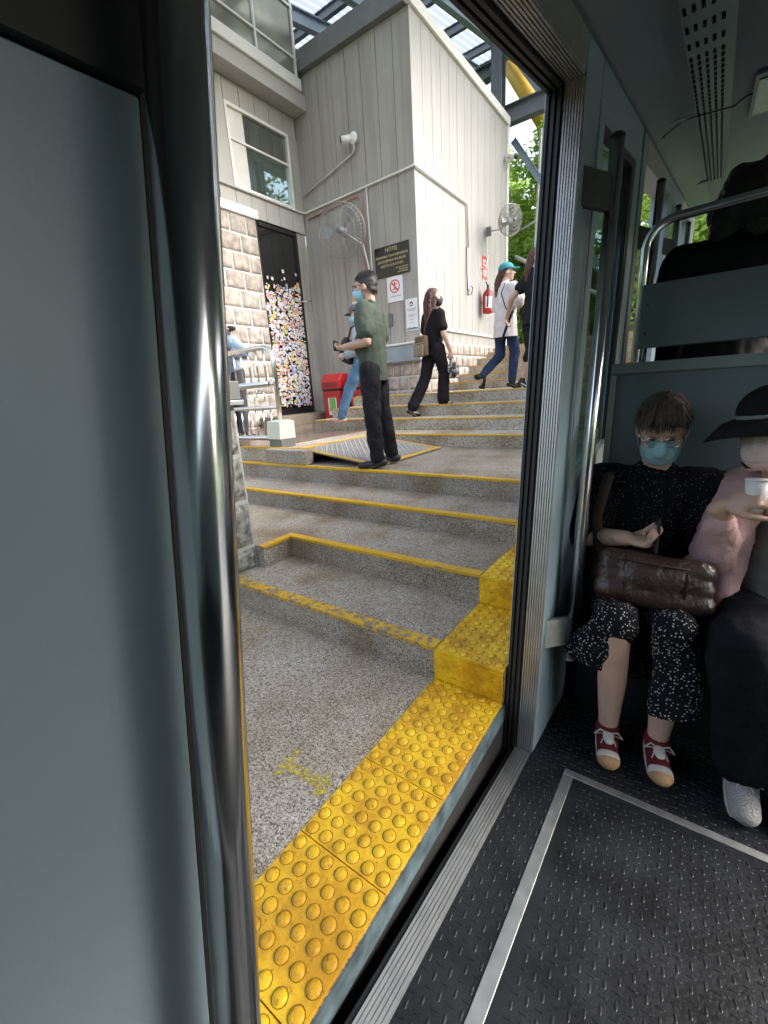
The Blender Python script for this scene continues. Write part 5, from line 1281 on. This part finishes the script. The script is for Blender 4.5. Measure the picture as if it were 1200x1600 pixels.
# hat woman
J = J_(**{**SEAT, **dict(head=(.10, .15, 1.225), nek=(.03, .05, 1.07), eR=(.205, .13, .80), wR=(.195, .27, .99), fR=(-.75, .30, .45), nR=(-.3, -.6, -.5), cR=1.25, eL=(-.20, .15, .85), wL=(-.08, .30, 1.0), fL=(.3, .3, .8),
                  kR=(.10, .38, .56), aR=(.045, .30, .10), tR=(.04, .425, .04))})
hr = hrot(R(-22), R(-10), R(4))
t, q = person('seated woman in black sun hat, pink cardigan and grey top at the right edge, raising a small white cup', (.305, 2.05, -1.2), (-.02, -1), 1., J, M_skin2, hr, vox=.006, mw=TM, arm=1.1, hs=1.12)
t['label'] = 'seated woman in black sun hat and pink cardigan at the right edge, raising a cup'
top(t, J, fab('grey_top', (.17, .165, .155), .2), 'grey_top', .02, .02, .008, .62, vox=.010, disp=.008)
MPK = fab('pink_cardigan', (.50, .32, .32), .12)
s = [('c', J['sR']+V((-.02, .0, .0)), .088, J['eR'], .072), ('c', J['sR'], .05, J['nek']+V((.03, .0, -.03)), .062), ('c', J['sL'], .05, J['nek']+V((-.05, .0, -.03)), .062), ('c', J['eR'], .072, J['eR']*.38+J['wR']*.62, .050), ('c', J['sL'], .075, J['eL'], .07), ('c', J['sR']+V((-.03, -.02, .03)), .055, V((.145, .06, .84)), .05), ('c', V((.145, .07, .84)), .05, V((.17, .10, .60)), .055), ('c', V((.17, .10, .60)), .05, V((.13, .26, .60)), .035),
     ('c', J['sR']+V((0, -.05, .01)), .07, J['sL']+V((0, -.05, .01)), .07), ('c', V((.12, -.07, .95)), .09, V((.14, -.05, .62)), .09), ('c', V((-.12, -.07, .95)), .09, V((-.14, -.05, .62)), .09)]
blob('cardigan', s, MPK, t, .009, 3, .5, .010, .07)
pants(t, J, fab('black_trousers', (.010, .010, .013), .3), fl=.95, fr=.95, r=(.11, .10, .09), vox=.011, disp=.012)
MGS = fab('pale_grey_knit', (.40, .385, .36), .15, bump=.9)
for k in 'LR': shoe(t, J, k, MGS, mat('pale_sole', (.48, .46, .42), .7), 1.25, name='trainer', laces=True, tall=.02)
hair_cap(t, q, hr, M_hairb, [('c', q(.06, -.01, 0), .03, q(.062, -.005, -.10), .022), ('c', q(-.06, -.01, 0), .03, q(-.062, -.005, -.10), .022)])
face_mask(t, q, hr, fab('pale_pink_mask', (.62, .50, .50), .05))
MH = fab('black_hat_straw', (.014, .013, .013), .3)
o = blob('sun_hat', [('e', q(0, -.012, .075), V((.098, .115, .085)), hr)], MH, t, .009, 2, cut=[(q(0, 0, .045), hr @ V((0, 0, -1)))])
bm = B(); A = []
for k in range(33):
    a = 2*pi*k/32; c_, s_ = cos(a), sin(a); dr = .035+.018*cos(2*a)
    A.append([bm.verts.new(q(c_*.090, s_*.108-.012, .062)), bm.verts.new(q(c_*.135, s_*.15-.01, .058-dr*.25)), bm.verts.new(q(c_*.185, s_*.195-.01, .040-dr)), bm.verts.new(q(c_*.185, s_*.195-.01, .036-dr)), bm.verts.new(q(c_*.135, s_*.15-.01, .053-dr*.25)), bm.verts.new(q(c_*.090, s_*.108-.012, .057))])
for a, b in zip(A, A[1:]):
    for k in range(5): bm.faces.new((a[k], a[k+1], b[k+1], b[k])).smooth = True
bmesh.ops.recalc_face_normals(bm, faces=bm.faces); fin('brim', bm, MH, o)
blob('hat_band', [('e', q(0, -.012, .066), V((.101, .118, .03)), hr)], fab('grey_band', (.20, .24, .25), .2), o, .006, 1, cut=[(q(0, 0, .060), hr @ V((0, 0, -1))), (q(0, 0, .085), hr @ V((0, 0, 1)))])
c = J['wR']+J['fR'].normalized()*.085
cp = thing('paper_cup', 'small white cup in the raised hand of the woman in the sun hat', 'cup', mw=t.matrix_world)
bm = B(); tube(bm, [c+V((0, -.015, -.05)), c+V((-.0, -.015, .045))], [.024, .032], 20); fin('cup_body', bm, M_white, cp)
bm = B(); tube(bm, [c+V((0, -.015, .0455)), c+V((0, -.015, .052))], [.034, .033], 20); fin('lid', bm, M_white, cp)
# dark passenger higher up the car, seen from behind through the hoop rail
J = J_(**{**SEAT, **dict(head=(.02, .04, 1.27), nek=(0, 0, 1.08), sL=(-.21, 0, 1.02), sR=(.21, 0, 1.02), che=(0, 0, .86), eL=(-.27, .05, .78), eR=(.27, .05, .78), wL=(-.15, .25, .66), wR=(.15, .25, .66))})
hr = hrot(0, R(-5))
t, q = person('passenger in black with pinned-up dark hair behind the hoop rail', (.05, 2.86, -.12), (.1, 1), 1., J, M_skin, hr, mw=TM, vox=.011)
top(t, J, M_seat, 'black_jacket', 1.9, 1.9, .05, .60, vox=.014, disp=.008)
pants(t, J, M_seat, fl=.95, fr=.95)
hair_cap(t, q, hr, M_hairb, [('e', q(.01, -.04, .02), V((.125, .10, .12)), hr), ('e', q(.085, -.045, .115), V((.055, .05, .045)), hr), ('e', q(-.10, -.05, -.06), V((.05, .05, .08)), hr), ('c', q(-.05, -.06, -.05), .08, q(-.06, -.05, -.17), .075), ('c', q(.05, -.06, -.05), .08, q(.07, -.05, -.17), .075), ('e', q(-.03, -.05, .10), V((.06, .05, .05)), hr)], k=1.1)
o = box('rear_seat_back', (-.25, 1.0, 3.06, 3.10, -.30, .60), M_seat, TR, .01)
